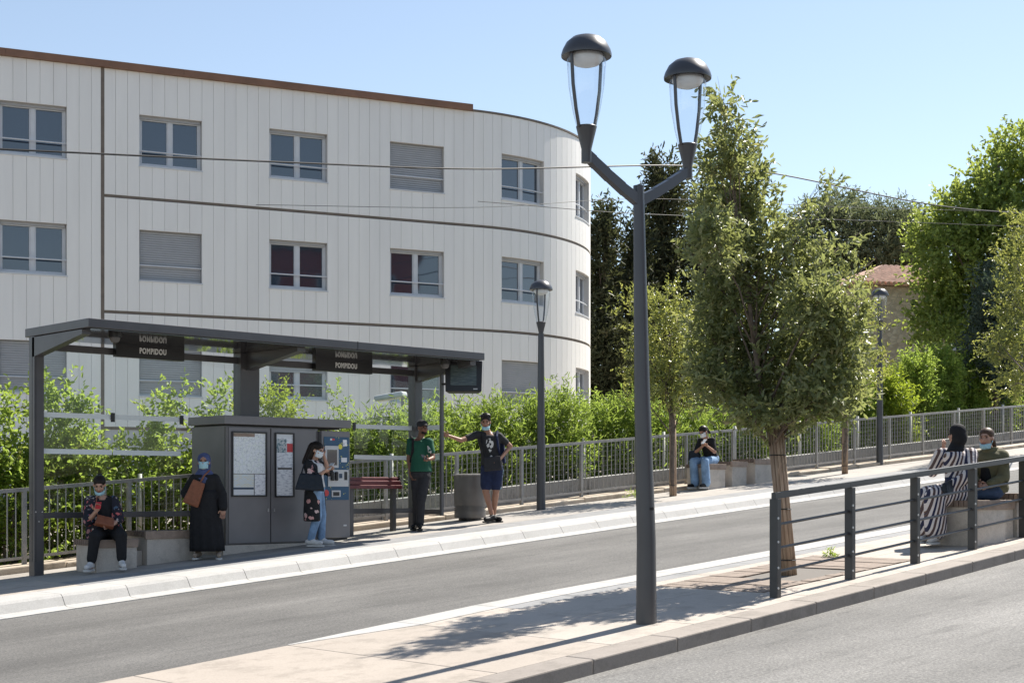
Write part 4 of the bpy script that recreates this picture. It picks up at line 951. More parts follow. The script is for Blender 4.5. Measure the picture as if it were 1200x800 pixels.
def std(h=1.7):
    k = h/1.7
    J = dict(pelvis=(0,0,.93), neck=(0,0,1.41), head=(0,-.03,1.56), shL=(-.175,0,1.36), shR=(.175,0,1.36), elL=(-.22,.02,1.08), elR=(.22,.02,1.08), wrL=(-.24,-.06,.84), wrR=(.24,-.06,.84),
             hpL=(-.085,0,.88), hpR=(.085,0,.88), knL=(-.09,-.02,.48), knR=(.09,-.02,.48), anL=(-.09,.02,.09), anR=(.09,.02,.09), toL=(-.10,-.13,.05), toR=(.10,-.13,.05))
    return {n_: tuple(c*k for c in v) for n_, v in J.items()}
def prop(name, label, cat, me_or_mb, m, P, smooth=False, bevel=0, kids=()):    # a held thing, in the holder's frame
    o = build(name, me_or_mb, m, None, smooth=smooth, bevel=bevel)
    o.location = P.root.location; o.rotation_euler = P.root.rotation_euler; OFF[o.name] = (0,0,0); tag(o, label, cat)
    for nm, mb, mm in kids: build(nm, mb, mm, o, smooth=False)
    return o
def bagmesh(c_, w_, h_, d_, rz=0, ry=0, rx=0, taper=.8):
    M = Matrix.Translation(c_) @ Matrix.Rotation(R_(rz), 4, 'Z') @ Matrix.Rotation(R_(ry), 4, 'Y') @ Matrix.Rotation(R_(rx), 4, 'X'); mb = MB(); t = taper
    mb.hexa([(-w_/2,-d_/2,-h_/2),(w_/2,-d_/2,-h_/2),(w_/2,d_/2,-h_/2),(-w_/2,d_/2,-h_/2),(-w_/2*t,-d_/2*.5,h_/2),(w_/2*t,-d_/2*.5,h_/2),(w_/2*t,d_/2*.5,h_/2),(-w_/2*t,d_/2*.5,h_/2)])
    mx(mb, M); me = remesh(mb, .012, 5); return me, M
def strap(pts, r=.012): mb = MB(); mb.tube(pts, r, 6); return mb
def phone(c_, rz, rx): 
    mb = MB(); mb.box(-.036, .036, -.005, .005, -.075, .075); return mx(mb, Matrix.Translation(c_) @ Matrix.Rotation(R_(rz), 4, 'Z') @ Matrix.Rotation(R_(rx), 4, 'X'))

# 1 seated woman, left end of the shelter
P = Person('seated woman in a dark floral jacket and black trousers bent over a red phone', (9.93, 18.28),
    dict(pelvis=(-.03,.02,.50), neck=(-.115,-.02,1.01), head=(-.125,-.07,1.165), shL=(-.285,.02,.94), shR=(.055,-.03,.94), elL=(-.25,-.18,.66), elR=(.15,-.08,.70), wrL=(-.10,-.33,.80), wrR=(.10,-.26,.615), hdL=(-.07,-.35,.88), hdR=(.03,-.33,.60),
         hpL=(-.10,-.02,.50), hpR=(.08,-.02,.50), knL=(-.08,-.44,.47), knR=(.25,-.36,.475), anL=(-.13,-.46,.09), anR=(.27,-.40,.11), toL=(-.135,-.62,.055), toR=(.33,-.54,.075)), 18, 10, 28, 1.12, 'skin_a', .03)
P.body(curl=(1.2, .6)); P.top('cloth_black', .1, -.05, .012, 'tank_top', .9, .006); P.pants('cloth_black', 1.82, .010); P.shoes('shoe_white'); P.hair('hair_dark', 'tied'); P.mask('mask_blue', True)
mb = MB(); loft(mb, [r for r in P.torso(.03, -.1, .97)])
for q, f_ in (('L', 1.15), ('R', 1.3)): P.arm(mb, q, 0, f_, .028); cap(mb, P.J['neck'].lerp(P.J['pelvis'], .10), P.J['sh'+q], .07, .075)
cap(mb, (-.27, .02, .60), (-.28, -.03, .34), .075, .05); cap(mb, (-.25,.08,.55), (-.26,.08,.42), .07, .06)
jk = remesh(mb, .013, 3)
bm = bmesh.new(); bm.from_mesh(jk); sdv, ftv = P.side, P.front                     # the jacket hangs open at the front
dl = [f for f in bm.faces if (lambda c_: abs((c_-Vector((-.07, 0, 0))).dot(sdv)) < .085 and (c_-P.J['pelvis'].lerp(P.J['neck'], .5)).dot(ftv) > .02 and .40 < c_.z < 1.02)(f.calc_center_median())]
bmesh.ops.delete(bm, geom=dl, context='FACES'); bm.to_mesh(jk); bm.free(); build('open_jacket', jk, 'floral_dark', P.root)
prop('phone', 'red phone held up by the seated woman in the floral jacket', 'phone', phone((-.055,-.375,.885), 10, -55), 'red', P, bevel=.003)
me, M = bagmesh((.02,-.32,.665), .26, .16, .09, 20, 14, -35, .85)
prop('shoulder_bag', 'small tan leather bag on the lap of the seated woman', 'bag', me, 'leather_brown', P, kids=[('strap', strap([(-.09,-.28,.74),(-.13,-.24,.86),(-.14,-.15,.99),(-.10,.0,1.05)], .008), 'leather_brown')])

# 2 standing woman in a black robe and blue headscarf
J = std(1.55); J.update(neck=(-.005,0,1.25), head=(-.005,-.03,1.385), shL=(-.145,0,1.155), shR=(.145,0,1.155), elL=(-.29,.05,.95), wrL=(-.17,-.02,.82), elR=(.245,.02,.93), wrR=(.275,-.05,.72), hdR=(.27,-.07,.62), anL=(-.09,.0,.10), anR=(.20,.0,.10), knR=(.12,-.02,.45), toL=(-.10,-.14,.055), toR=(.23,-.13,.055))
P = Person('woman in a long black robe and blue headscarf standing in front of the dark cabinet', (11.24, 17.96), J, 8, 5, 2, 1.08, 'skin_b')
P.body(curl=(.4, .5)); P.shoes('shoe_tan'); P.hijab('scarf_blue', .17); P.mask('mask_blue')
mb = MB(); tr_ = P.torso(.022, -.05, .96)[::-1]; loft(mb, tr_)
for q in 'LR': P.arm(mb, q, 0, 1.88, .016, (.052,.05,.05,.048)); cap(mb, P.J['neck'].lerp(P.J['pelvis'], .16), P.J['sh'+q], .06, .066)
build('robe_top', remesh(mb, .013, 4), 'cloth_black', P.root)
c0 = P.J['pelvis']; mb = MB(); loft(mb, [(Vector((.0+.035*t, 0, .99-t*.87)), P.side, P.front, .185+.05*t+.01*math.sin(t*3), .14+.05*t) for t in np.linspace(0, 1, 12)], 72, .07, 11); o = build('robe_skirt', mb, 'cloth_black', P.root, smooth=True)
me, M = bagmesh((-.10,-.19,.945), .24, .36, .07, 0, 22, 4, .75)
prop('shoulder_bag', 'tan brown leather shoulder bag of the woman in the black robe', 'bag', me, 'leather_brown', P, kids=[('strap', strap([(-.02,-.19,1.10),(.03,-.16,1.20),(.08,-.05,1.27),(.06,.06,1.24)], .012), 'leather_brown')])

# 3 woman with a phone at the ticket machine
J = dict(pelvis=(.0,.02,.86), neck=(-.03,.03,1.30), head=(.015,.0,1.445), shL=(-.09,-.15,1.22), shR=(.02,.18,1.22), elL=(-.02,-.23,1.0), wrL=(.16,-.20,1.13), hdL=(.22,-.17,1.17), elR=(.17,.17,1.12), wrR=(.11,.06,1.36), hdR=(.09,.04,1.44),
         hpL=(-.01,-.07,.82), hpR=(.01,.09,.82), knL=(.03,-.08,.46), knR=(.07,.10,.46), anL=(-.07,-.09,.10), anR=(.07,.10,.10), toL=(.06,-.13,.055), toR=(.21,.05,.055))
P = Person('woman in a black floral kimono and jeans using her phone at the ticket machine', (13.02, 17.72), J, 78, 65, 22, .98, 'skin_a')
P.body(curl=(1.1, .8)); P.top('cloth_white', .6, 0, .012, 't_shirt'); P.pants('denim', 1.93, .008); P.shoes('shoe_white'); P.mask('mask_white')
P.hair('hair_dark', 'long', [((.05,-.02,.05),(.085,-.01,-.14),.05,.045),((-.05,-.04,.05),(-.07,-.05,-.18),.05,.05),((0,-.08,.02),(0,-.12,-.24),.08,.06),((.07,-.02,-.1),(.07,-.03,-.26),.04,.03)])
mb = MB(); loft(mb, [(Vector((-.02,.02,z)), P.side, P.front, rx, ry) for z, rx, ry in ((.38,.235,.16),(.55,.22,.165),(.75,.20,.155),(.95,.18,.145),(1.1,.185,.14),(1.22,.18,.12),(1.29,.09,.08))], 24, .0)
P.arm(mb, 'L', 0, .95, .035); P.arm(mb, 'R', 0, 1.2, .03); jk = remesh(mb, .014, 3); bm = bmesh.new(); bm.from_mesh(jk)
dl = [f for f in bm.faces if (f.calc_center_median()-Vector((-.02,.02,0))).dot(P.front) > .05 and abs((f.calc_center_median()-Vector((-.02,.02,0))).dot(P.side)) < .13 and f.calc_center_median().z < 1.25 and f.calc_center_median().z > .3]
bmesh.ops.delete(bm, geom=dl, context='FACES'); bm.to_mesh(jk); bm.free(); build('kimono', jk, 'floral_pink', P.root)
prop('phone', 'pale phone in the hand of the woman at the ticket machine', 'phone', phone((.235,-.16,1.20), -30, -50), 'lightgrey', P, bevel=.003)
me, M = bagmesh((-.05,-.27,.965), .44, .25, .14, 8, 4, 0, .72)
prop('shoulder_bag', 'large black leather tote of the woman at the ticket machine', 'bag', me, 'leather_black', P, kids=[('strap', strap([(-.19,-.27,1.06),(-.15,-.22,1.22),(-.09,-.15,1.30),(-.02,-.20,1.22),(.08,-.27,1.07)], .011), 'leather_black')])

# 4 boy in a green shirt and black cap
J = dict(pelvis=(.06,.02,.93), neck=(.05,.02,1.52), head=(.085,-.02,1.675), shL=(-.11,.05,1.45), shR=(.20,-.06,1.44), elL=(-.145,.06,1.16), wrL=(-.11,-.02,.93), hdL=(-.06,-.05,.85), elR=(.26,-.12,1.18), wrR=(.20,-.30,1.15), hdR=(.14,-.36,1.16),
         hpL=(-.01,.03,.88), hpR=(.12,.0,.88), knL=(.0,-.02,.48), knR=(.06,-.10,.48), anL=(-.02,.04,.10), anR=(.05,-.12,.10), toL=(-.06,-.10,.055), toR=(.06,-.28,.055))
P = Person('boy in a green shirt, black cap and black trousers leaning by the shelter post', (15.40, 18.18), J, 22, 38, 4, 1.0, 'skin_c')
P.body(curl=(.4, 1.2)); tee_print('tee_green', (.009, .085, .050), (.14, -.15, 1.20), .11, .19, 14, .46); P.top('tee_green', .62, -.02, .02, 't_shirt'); P.pants('cloth_charcoal', 1.97, .016); P.shoes('shoe_black', sole='rubber')
mb = MB(); mb.ell(P.hp(0,-.015,.055), (.09,.105,.078), P.HM, 16, 10); cap(mb, P.hp(0,.07,.05), P.hp(0,.12,.042), .03, .02); mb.ell(P.hp(0,.115,.048), (.07,.06,.009), P.HM); build('cap', remesh(mb, .010, 2), 'cloth_charcoal', P.root)
mb = MB(); mb.ell(P.hp(0,.05,-.075), (.052,.045,.03), P.HM); build('beard', mb, 'hair_dark', P.root, smooth=True)
me, M = bagmesh((-.02,.20,1.25), .28, .36, .12, 22, 0, 0, .8)
prop('backpack', 'black backpack worn by the boy in the green shirt', 'bag', me, 'cloth_black', P, kids=[('strap', strap([(-.10,.12,1.42),(-.10,.03,1.53),(-.065,-.10,1.47),(-.07,-.115,1.3),(-.11,.02,1.12)], .022), 'cloth_black')])
prop('phone', 'dark phone held by the boy in the green shirt', 'phone', phone((.13,-.36,1.19), 30, -60), 'phone_dark', P, bevel=.003)

# 5 boy in a black tee and navy shorts
J = dict(pelvis=(.02,.02,.94), neck=(-.05,.02,1.53), head=(-.085,-.02,1.69), shL=(-.235,-.02,1.48), shR=(.135,.03,1.46), elL=(-.50,-.22,1.38), wrL=(-.70,-.40,1.45), hdL=(-.78,-.47,1.48), elR=(.33,.10,1.29), wrR=(.15,-.10,1.06), hdR=(.07,-.15,1.02),
         hpL=(-.06,.02,.89), hpR=(.10,.02,.89), knL=(-.085,-.03,.52), knR=(.085,.0,.52), anL=(.03,-.08,.10), anR=(.045,.06,.11), toL=(-.07,-.20,.055), toR=(.14,-.04,.055))
P = Person('boy in a black printed tee and navy shorts holding the slim shelter pole', (16.76, 17.87), J, -6, -4, 8, 1.0, 'skin_d')
P.body(curl=(1.3, .7), grip=((.1,.9,.2), None)); tee_print('tee_black', (.020, .020, .022), (-.05, -.14, 1.27), .125, .21, 19, .45); P.top('tee_black', .6, -.02, .022, 't_shirt'); P.pants('cloth_navy', .72, .026, .12, 'shorts'); P.shoes('shoe_black', sole='rubber')
for q in 'R':
    mb = MB(); a, b = P.J['hp'+q], P.J['kn'+q]; 
    for i in range(8):
        c_ = a.lerp(b, .05+.11*i)+Vector((.105-.03*i/8, -.03, 0)); mb.ell(c_, (.012,.012,.034), None, 6, 4)
    build('side_stripe', remesh(mb, .008, 2), 'mask_blue', P.root)
P.hair('hair_dark', 'curly'); P.mask('mask_blue', True)
me, M = bagmesh((.03,-.18,.99), .30, .24, .07, 0, -5, 0, .95)
prop('satchel', 'flat dark satchel on the hip of the boy in shorts', 'bag', me, 'cloth_charcoal', P, kids=[('strap', strap([(-.10,-.17,1.10),(-.15,-.13,1.3),(-.16,-.06,1.5),(-.1,.1,1.54)], .012), 'cloth_black')])
me, M = bagmesh((.10,.22,1.22), .30, .44, .14, -6, 0, 0, .8)
prop('backpack', 'navy backpack worn by the boy in shorts', 'bag', me, 'cloth_navy', P, kids=[('strap', strap([(.13,.12,1.45),(.11,.0,1.54),(.10,-.12,1.45),(.13,-.12,1.25),(.16,.03,1.1)], .02), 'cloth_navy')])

# 6 seated woman on the far bench
bt = fb[0][0]; zt = .53-.0
J = dict(pelvis=(.10,.05,.60), neck=(-.02,-.02,1.05), head=(-.095,-.09,1.18), shL=(-.13,.08,1.0), shR=(.10,-.10,1.0), elL=(-.24,-.05,.76), wrL=(-.13,-.28,.88), hdL=(-.11,-.33,.93), elR=(.12,-.24,.76), wrR=(-.05,-.34,.88), hdR=(-.11,-.37,.92),
         hpL=(.02,.08,.58), hpR=(.12,-.05,.58), knL=(-.31,-.18,.56), knR=(-.10,-.40,.56), anL=(-.29,-.26,.10), anR=(-.08,-.46,.10), toL=(-.40,-.34,.055), toR=(-.18,-.56,.055))
P = Person('woman in a black tee and jeans seated with a phone on the far stepped bench', (24.0, 18.98), J, -46, -40, 30, .95, 'skin_b')
P.body(curl=(1.1, 1.1)); P.top('cloth_black', .8, -.02, .018, 't_shirt'); P.pants('denim', 1.96, .02, .2, 'jeans', (.095,.07,.07,.075)); P.shoes('shoe_black'); P.hair('hair_dark', 'tail'); P.mask('mask_white')
prop('phone', 'pale phone held by the woman on the far stepped bench', 'phone', phone((-.12,-.40,.97), -40, -50), 'lightgrey', P, bevel=.003)
me, M = bagmesh((-.27,-.02,.70), .28, .20, .14, -30, -10, 0, .7)
prop('handbag', 'black handbag beside the woman on the far stepped bench', 'bag', me, 'leather_black', P)

# 7 woman in the striped dress
J = dict(pelvis=(.06,.02,.60), neck=(.03,.02,1.14), head=(.03,.03,1.29), shL=(-.12,.14,1.06), shR=(.19,-.04,1.06), elL=(-.20,.22,.86), wrL=(-.085,.22,1.10), hdL=(-.06,.19,1.2), elR=(.10,-.22,.80), wrR=(-.12,-.18,.66), hdR=(-.20,-.16,.63),
         hpL=(.0,.12,.58), hpR=(.05,-.06,.58), knL=(-.33,-.04,.56), knR=(-.30,-.22,.55), anL=(-.36,-.10,.10), anR=(-.31,-.30,.10), toL=(-.44,-.20,.055), toR=(-.40,-.42,.055))
P = Person('woman in a black headscarf and striped dress on the near bench', (15.78, 8.76), J, -135, -150, 0, 1.05, 'skin_a')
P.body(curl=(.8, .8)); P.shoes('shoe_white'); P.hijab('cloth_black', .10)
mb = MB(); loft(mb, P.torso(.03, -.18, .96))
for q in 'LR': P.arm(mb, q, 0, 1.8, .026, (.055,.048,.046,.042)); cap(mb, P.J['neck'].lerp(P.J['pelvis'], .12), P.J['sh'+q], .065, .075); P.leg(mb, q, 1.83, .045, (.10,.08,.08,.085))
cap(mb, P.J['hpL'].lerp(P.J['hpR'], .5), P.J['knL'].lerp(P.J['knR'], .5), .13, .10); cap(mb, P.J['knL'].lerp(P.J['knR'], .5)+Vector((.03,.02,-.05)), P.J['anL'].lerp(P.J['anR'], .5)+Vector((.02,0,.15)), .09, .07)
build('dress', remesh(mb, .013, 4), 'striped', P.root)
mb = MB(); loft(mb, [(P.J['pelvis'].lerp(P.J['neck'], t), P.side, P.front, .182, .148) for t in (.30, .345)], 20); build('belt', mb, 'cloth_navy', P.root)
me, M = bagmesh((-.14,-.24,.67), .28, .14, .10, 42, -14, 0, .7)
prop('handbag', 'black handbag on the lap of the woman in the striped dress', 'bag', me, 'leather_black', P)

# 8 girl in the olive jacket
J = dict(pelvis=(.04,.04,.60), neck=(-.0,.0,1.075), head=(-.06,-.05,1.215), shL=(-.13,.10,1.0), shR=(.12,-.08,1.0), elL=(-.22,.05,.76), wrL=(-.20,-.16,.68), elR=(.10,-.20,.74), wrR=(-.10,-.26,.66), hpL=(-.03,.10,.58), hpR=(.04,-.06,.58),
         knL=(-.38,-.0,.56), knR=(-.30,-.18,.56), anL=(-.36,-.02,.12), anR=(-.28,-.20,.12), toL=(-.48,-.10,.07), toR=(-.40,-.28,.07))
P = Person('girl in an olive jacket with a lowered blue mask on the near bench', (16.26, 8.56), J, -48, -38, 2, 1.0, 'skin_a')
P.body(curl=(.8, .8)); P.pants('denim_dark', 1.95, .012, .2, 'jeans'); P.shoes('shoe_white'); P.hair('hair_brown', 'tail'); P.mask('mask_blue', True); P.top('cloth_olive', 1.9, -.1, .035, 'jacket', .97, .03)
mb = MB(); c_ = P.J['neck']; loft(mb, [(c_+Vector((0,0,-.06)), P.side, P.front, .10, .09), (c_+Vector((0,.0,.0)), P.side, P.front, .085, .08), (c_+Vector((0,0,.035)), P.side, P.front, .09, .085)], 18, closed=False); o = build('collar', mb, 'cloth_olive', P.root, smooth=True); o.modifiers.new('th', 'SOLIDIFY').thickness = .012
mb = MB(); loft(mb, [(P.J['pelvis'].lerp(P.J['neck'], .55)+P.front*.07, P.side, P.front, .09, .09), (P.J['pelvis'].lerp(P.J['neck'], .2)+P.front*.08, P.side, P.front, .09, .095)], 14); build('black_top', mb, 'cloth_black', P.root)
# ------------------------------------------------------------------ tree pit: deck boards and gravel
hole = (12.38, 13.22, 8.50, 9.27); mat('deck', (.235, .185, .15), .8, var=.22, vscale=9, bump=.25)
bw = (PIT[1]-PIT[0])/20
for i in range(20):
    a, b = PIT[0]+bw*i, PIT[0]+bw*(i+1)
    spans = [(PIT[2], hole[2]), (hole[3], PIT[3])] if (b > hole[0] and a < hole[1]) else [(PIT[2], PIT[3])]
    for v0, v1 in spans: slab(island, 'deck_board', [(a,v0),(b,v0),(b,v1),(a,v1)], 'deck', -.05, .004+.003*math.sin(i*2.3), 0)
mb = MB(); mb.sbox(hole[0]-.1, hole[1]+.1, hole[2]-.1, hole[3]+.1, -.2, -.045)
for i in range(420):
    u = random.uniform(hole[0], hole[1]); v = random.uniform(hole[2], hole[3]); r = random.uniform(.012, .026)
    mb.ell((u, v, zg(u)-.045+r*.4), (r, r*.8, r*.6), Matrix.Rotation(random.uniform(0, 3), 3, 'Z'), 5, 3)
o = build('tree_pit_gravel', mb, 'gravel'); o['kind'] = 'stuff'; o['label'] = 'pale gravel round the tree trunk in the timber pit'

# ------------------------------------------------------------------ foliage
def leafmat(name, stops, trans=.4, tcol=(.30, .42, .05), rough=.45, spec=.4):
    m = bpy.data.materials.new(name); m.use_nodes = True; t = m.node_tree; b = t.nodes['Principled BSDF']; out = t.nodes['Material Output']
    at = t.nodes.new('ShaderNodeAttribute'); at.attribute_name = 'tone'; r = t.nodes.new('ShaderNodeValToRGB'); e = r.color_ramp.elements
    while len(e) < len(stops): e.new(.5)
    for i, (p, c) in enumerate(stops): e[i].position = p; e[i].color = (*c, 1)
    t.links.new(at.outputs['Fac'], r.inputs[0]); t.links.new(r.outputs[0], b.inputs['Base Color']); b.inputs['Roughness'].default_value = rough; b.inputs['Specular IOR Level'].default_value = spec
    tr = t.nodes.new('ShaderNodeBsdfTranslucent'); mxc = t.nodes.new('ShaderNodeMixRGB'); mxc.inputs[0].default_value = .55; t.links.new(r.outputs[0], mxc.inputs[1]); mxc.inputs[2].default_value = (*tcol, 1); t.links.new(mxc.outputs[0], tr.inputs[0])
    ms = t.nodes.new('ShaderNodeMixShader'); ms.inputs[0].default_value = trans; t.links.new(b.outputs[0], ms.inputs[1]); t.links.new(tr.outputs[0], ms.inputs[2]); t.links.new(ms.outputs[0], out.inputs[0]); MATS[name] = m
leafmat('leaf_oak', [(0, (.080, .110, .048)), (.45, (.155, .185, .080)), (.8, (.27, .285, .135)), (1, (.42, .35, .19))], .42, (.50, .54, .15), .38, .6)
leafmat('leaf_young', [(0, (.10, .13, .045)), (.6, (.18, .21, .07)), (1, (.32, .29, .11))], .45, (.52, .54, .10), .32, .7)
leafmat('leaf_hedge', [(0, (.085, .15, .025)), (.5, (.16, .24, .04)), (.85, (.26, .32, .06)), (1, (.36, .28, .09))], .56, (.50, .64, .11))
leafmat('leaf_oleander', [(0, (.075, .14, .026)), (.5, (.15, .23, .045)), (.9, (.26, .33, .065)), (1, (.36, .33, .12))], .54, (.50, .64, .11))
leafmat('leaf_bright', [(0, (.10, .17, .02)), (1, (.24, .30, .04))], .5, (.50, .60, .05))
leafmat('leaf_big', [(0, (.085, .135, .036)), (.5, (.17, .235, .06)), (1, (.30, .35, .10))], .5, (.54, .62, .11))
leafmat('leaf_cypress', [(0, (.032, .038, .021)), (.6, (.058, .066, .034)), (1, (.12, .11, .06))], .24, (.17, .19, .06), .6, .2)
leafmat('leaf_cedar', [(0, (.09, .11, .068)), (.6, (.15, .18, .105)), (1, (.24, .27, .16))], .34, (.26, .30, .13), .6, .2)
leafmat('leaf_blue', [(0, (.035, .055, .042)), (1, (.085, .115, .085))], .15, (.12, .18, .08), .6, .2)
def nz(a): return a/np.maximum(np.linalg.norm(a, axis=1, keepdims=True), 1e-6)
def leafmesh(name, P, D, L, W, tone, cup=.22, rnd=None, updir=.5):
    n = len(P); N = nz(rng.normal(size=(n, 3))+np.array([0, 0, updir])); A = nz(np.cross(D, N)); N = np.cross(A, D); L = L[:, None]; W = W[:, None]
    v = np.stack([P, P+D*L*.30+A*W*.42+N*W*cup, P+D*L*.66+A*W*.40+N*W*cup-N*L*.05, P+D*L-N*L*.12, P+D*L*.66-A*W*.40+N*W*cup-N*L*.05, P+D*L*.30-A*W*.42+N*W*cup], 1).reshape(-1, 3)
    base = (np.arange(n)*6)[:, None]; q = np.concatenate([base+np.array([0, 1, 2, 3]), base+np.array([0, 3, 4, 5])], 1).reshape(-1)
    me = bpy.data.meshes.new(name); me.vertices.add(len(v)); me.vertices.foreach_set('co', v.astype(np.float32).ravel()); me.loops.add(len(q)); me.loops.foreach_set('vertex_index', q.astype(np.int32))
    me.polygons.add(n*2); me.polygons.foreach_set('loop_start', np.arange(0, n*8, 4, dtype=np.int32)); me.update(calc_edges=True)
    at = me.attributes.new('tone', 'FLOAT', 'POINT'); at.data.foreach_set('value', np.repeat(tone, 6).astype(np.float32)); return me
def foliage(clumps, per, tl, k_, L, W, axis_up=.35, spread=.7, shell=.45, droop=0.0, outward=.8):
    # clumps: (centre, (rx, ry, rz), weight); twigs spread through each, leaves along the twigs
    PP, DD, TT = [], [], []
    for c_, r, wt in clumps:
        T = max(3, int(per*wt)); d = nz(rng.normal(size=(T, 3))); rad = rng.random(T)**shell; rr = np.array(r)
        lump = 1+.20*np.sin(d[:, 0]*5+c_[0]*3)*np.sin(d[:, 2]*6+c_[2]*2)+.12*np.sin(d[:, 1]*9)
        B = np.array(c_)+d*rr*(rad*lump)[:, None]; tw = nz(d*outward+rng.normal(size=(T, 3))*spread*.6+np.array([0, 0, axis_up-droop])); ln = tl*(.6+.8*rng.random(T)); tb = rng.random(T)
        t = (np.arange(k_)+.5)/k_; pos = B[:, None, :]+tw[:, None, :]*(ln[:, None]*t)[..., None]-np.array([0, 0, 1])*(droop*.3*(ln[:, None]*t)**2)[..., None]
        ld = tw[:, None, :]*.55+rng.normal(size=(T, k_, 3))*.62; PP.append(pos.reshape(-1, 3)); DD.append(nz(ld.reshape(-1, 3))); TT.append(np.clip(np.repeat(tb, k_)*.55+rng.random(T*k_)*.45, 0, 1))
    P_ = np.concatenate(PP); D_ = np.concatenate(DD); t_ = np.concatenate(TT); n = len(P_); return P_, D_, L*(.6+.7*rng.random(n)), W*(.7+.6*rng.random(n)), t_
def addfol(name, parent, m, *a, **k):
    P_, D_, L_, W_, t_ = foliage(*a, **k); off = np.array(OFF[parent.name]); me = leafmesh(name, P_-off, D_, L_, W_, t_); o = build(name, me, m, parent); o['kind'] = 'stuff'; return o
def pc(lst, d, pxm, depth=.8, dd=None):          # clumps given in photo pixels at the tree's own distance
    out = []
    for it in lst:
        x, y, rx, ry = it[:4]; off = it[4] if len(it) > 4 else random.uniform(-.35, .35)*depth; wt = (it[5] if len(it) > 5 else 1.0)
        c_ = pd(x, y, d+off); k_ = (d+off)/F; a, b = rx*k_, ry*k_; out.append((tuple(c_), (a, a*.85 if depth else a, b), wt*(rx*ry)/900))
    return out
def branches(base, top, clumps, r0, parent, m='bark', name='trunk', lead=None, nb=99):
    mb = MB(); base, top = Vector(base), Vector(top); n = 9; pts = [base.lerp(top, i/n)+Vector((random.uniform(-1, 1), random.uniform(-1, 1), 0))*r0*(.35 if 0 < i < n else 0) for i in range(n+1)]
    mb.tube(pts, [r0*(1-.85*i/n) for i in range(n+1)], 9)
    for c_, r, wt in clumps[:nb]:
        c_ = Vector(c_); f_ = min(.9, max(.28, ((c_.z-base.z)/(top.z-base.z))-.22)); s_ = base.lerp(top, f_); L_ = (c_-s_).length
        if L_ < .05: continue
        rb = max(.006, r0*(1-.85*f_)*.45); mid = s_.lerp(c_, .5)+Vector((random.uniform(-.06, .06)*L_, random.uniform(-.06, .06)*L_, .06*L_)); mb.tube([s_, s_.lerp(mid, .6), mid, mid.lerp(c_, .6), c_, c_+(c_-mid)*.5], [rb, rb*.85, rb*.7, rb*.5, rb*.35, rb*.1], 6)
        for q in range(3):
            e = c_+Vector((random.uniform(-1, 1)*r[0], random.uniform(-1, 1)*r[1], random.uniform(-.3, 1)*r[2]))*.8; mb.tube([mid.lerp(c_, .3+.2*q), mid.lerp(e, .6), e], [rb*.4, rb*.25, rb*.08], 5)
    o = build(name, mb, m, parent); o.data.polygons.foreach_set('use_smooth', [True]*len(o.data.polygons)); return o
k = NT('reed'); co = k.coord('Object'); mp = k.n('ShaderNodeMapping'); mp.inputs['Scale'].default_value = (1, 1, .12); k.l(co, mp.inputs[0]); oi = k.n('ShaderNodeObjectInfo').outputs['Random']
c = k.mix(1.0, k.ramp(k.noise(mp.outputs[0], 30, 4), [(.3, (.30, .205, .145)), (.7, (.46, .345, .25))]), k.ramp(oi, [(0, (.72, .70, .68)), (1, (1.12, 1.1, 1.08))]), 'MULTIPLY'); k.l(c, k.b.inputs['Base Color']); k.b.inputs['Roughness'].default_value = .7
def wrap(parent, base, top, R0, R1, n, rc):
    base, top = Vector(base), Vector(top); off = Vector(OFF[parent.name])
    for i in range(n):
        q = 2*math.pi*i/n; e = Vector((math.cos(q), math.sin(q), 0)); j = random.uniform(.85, 1.1); mb = MB(); tw = random.uniform(-.05, .05)
        mb.tube([base+e*R0*j, base.lerp(top, .5)+e*((R0+R1)/2), top+e*R1*j+Vector((0, 0, random.uniform(-.04, .04)))], [rc*1.05, rc, rc*.85], 6); build('reed', mb, 'reed', parent, smooth=True)
    for f_ in (.12, .45, .80):
        c_ = base.lerp(top, f_); r = R0+(R1-R0)*f_+rc*1.1; mb = MB(); mb.tube([c_+Vector((math.cos(a)*r, math.sin(a)*r, 0)) for a in np.linspace(0, 2*math.pi, 21)], .006, 5); build('tie_wire', mb, 'cable', parent)

# the island tree
B = gnd(925, 672); d = 15.25
tr = thing('street_tree', 'tall evergreen street tree with a reed-wrapped trunk in the timber pit on the island', 'tree', B)
cl = pc([(846,118,9,20),(850,140,16,20),(858,172,30,24),(843,200,28,24),(868,212,40,28),(846,240,40,28),(880,250,36,30),(898,285,36,32,0,.8),(838,285,38,34),(868,300,46,36),(960,222,10,14,.3,.5),(966,245,14,20,.2,.35),(940,268,24,24,.1,.35),(985,290,22,22,.3,.28),(1000,325,18,20,.2,.3),(968,310,20,22,.2,.35),
         (925,325,46,38),(850,345,46,42),(895,365,52,46),(955,360,44,42),(990,380,30,34),(835,395,32,38),(870,420,52,46),(925,425,56,50),(975,425,38,44),(850,460,44,32),(900,468,55,30),(955,468,44,30),(990,465,24,26),(826,440,24,26,.2,.7),(1000,415,18,22,.2,.5),(812,300,14,18,.1,.4),(822,250,14,18,.2,.4),(1000,460,18,20,.2,.6),(905,489,44,12,-.1,1.2),(880,488,30,12),(930,492,34,10)], d, 111, 1.7)
cl = [(c_, (r[0]*.74, r[1]*.8, r[2]*.80), w_*.62) for c_, r, w_ in cl]
addfol('crown', tr, 'leaf_oak', cl, 128, .21, 9, .080, .033, axis_up=.4, shell=.6)
tt_ = pd(850, 150, d+.1); branches(B, tt_, cl, .05, tr); wrap(tr, B-Vector((0,0,.05)), pd(908, 497, d), .062, .066, 11, .0195)
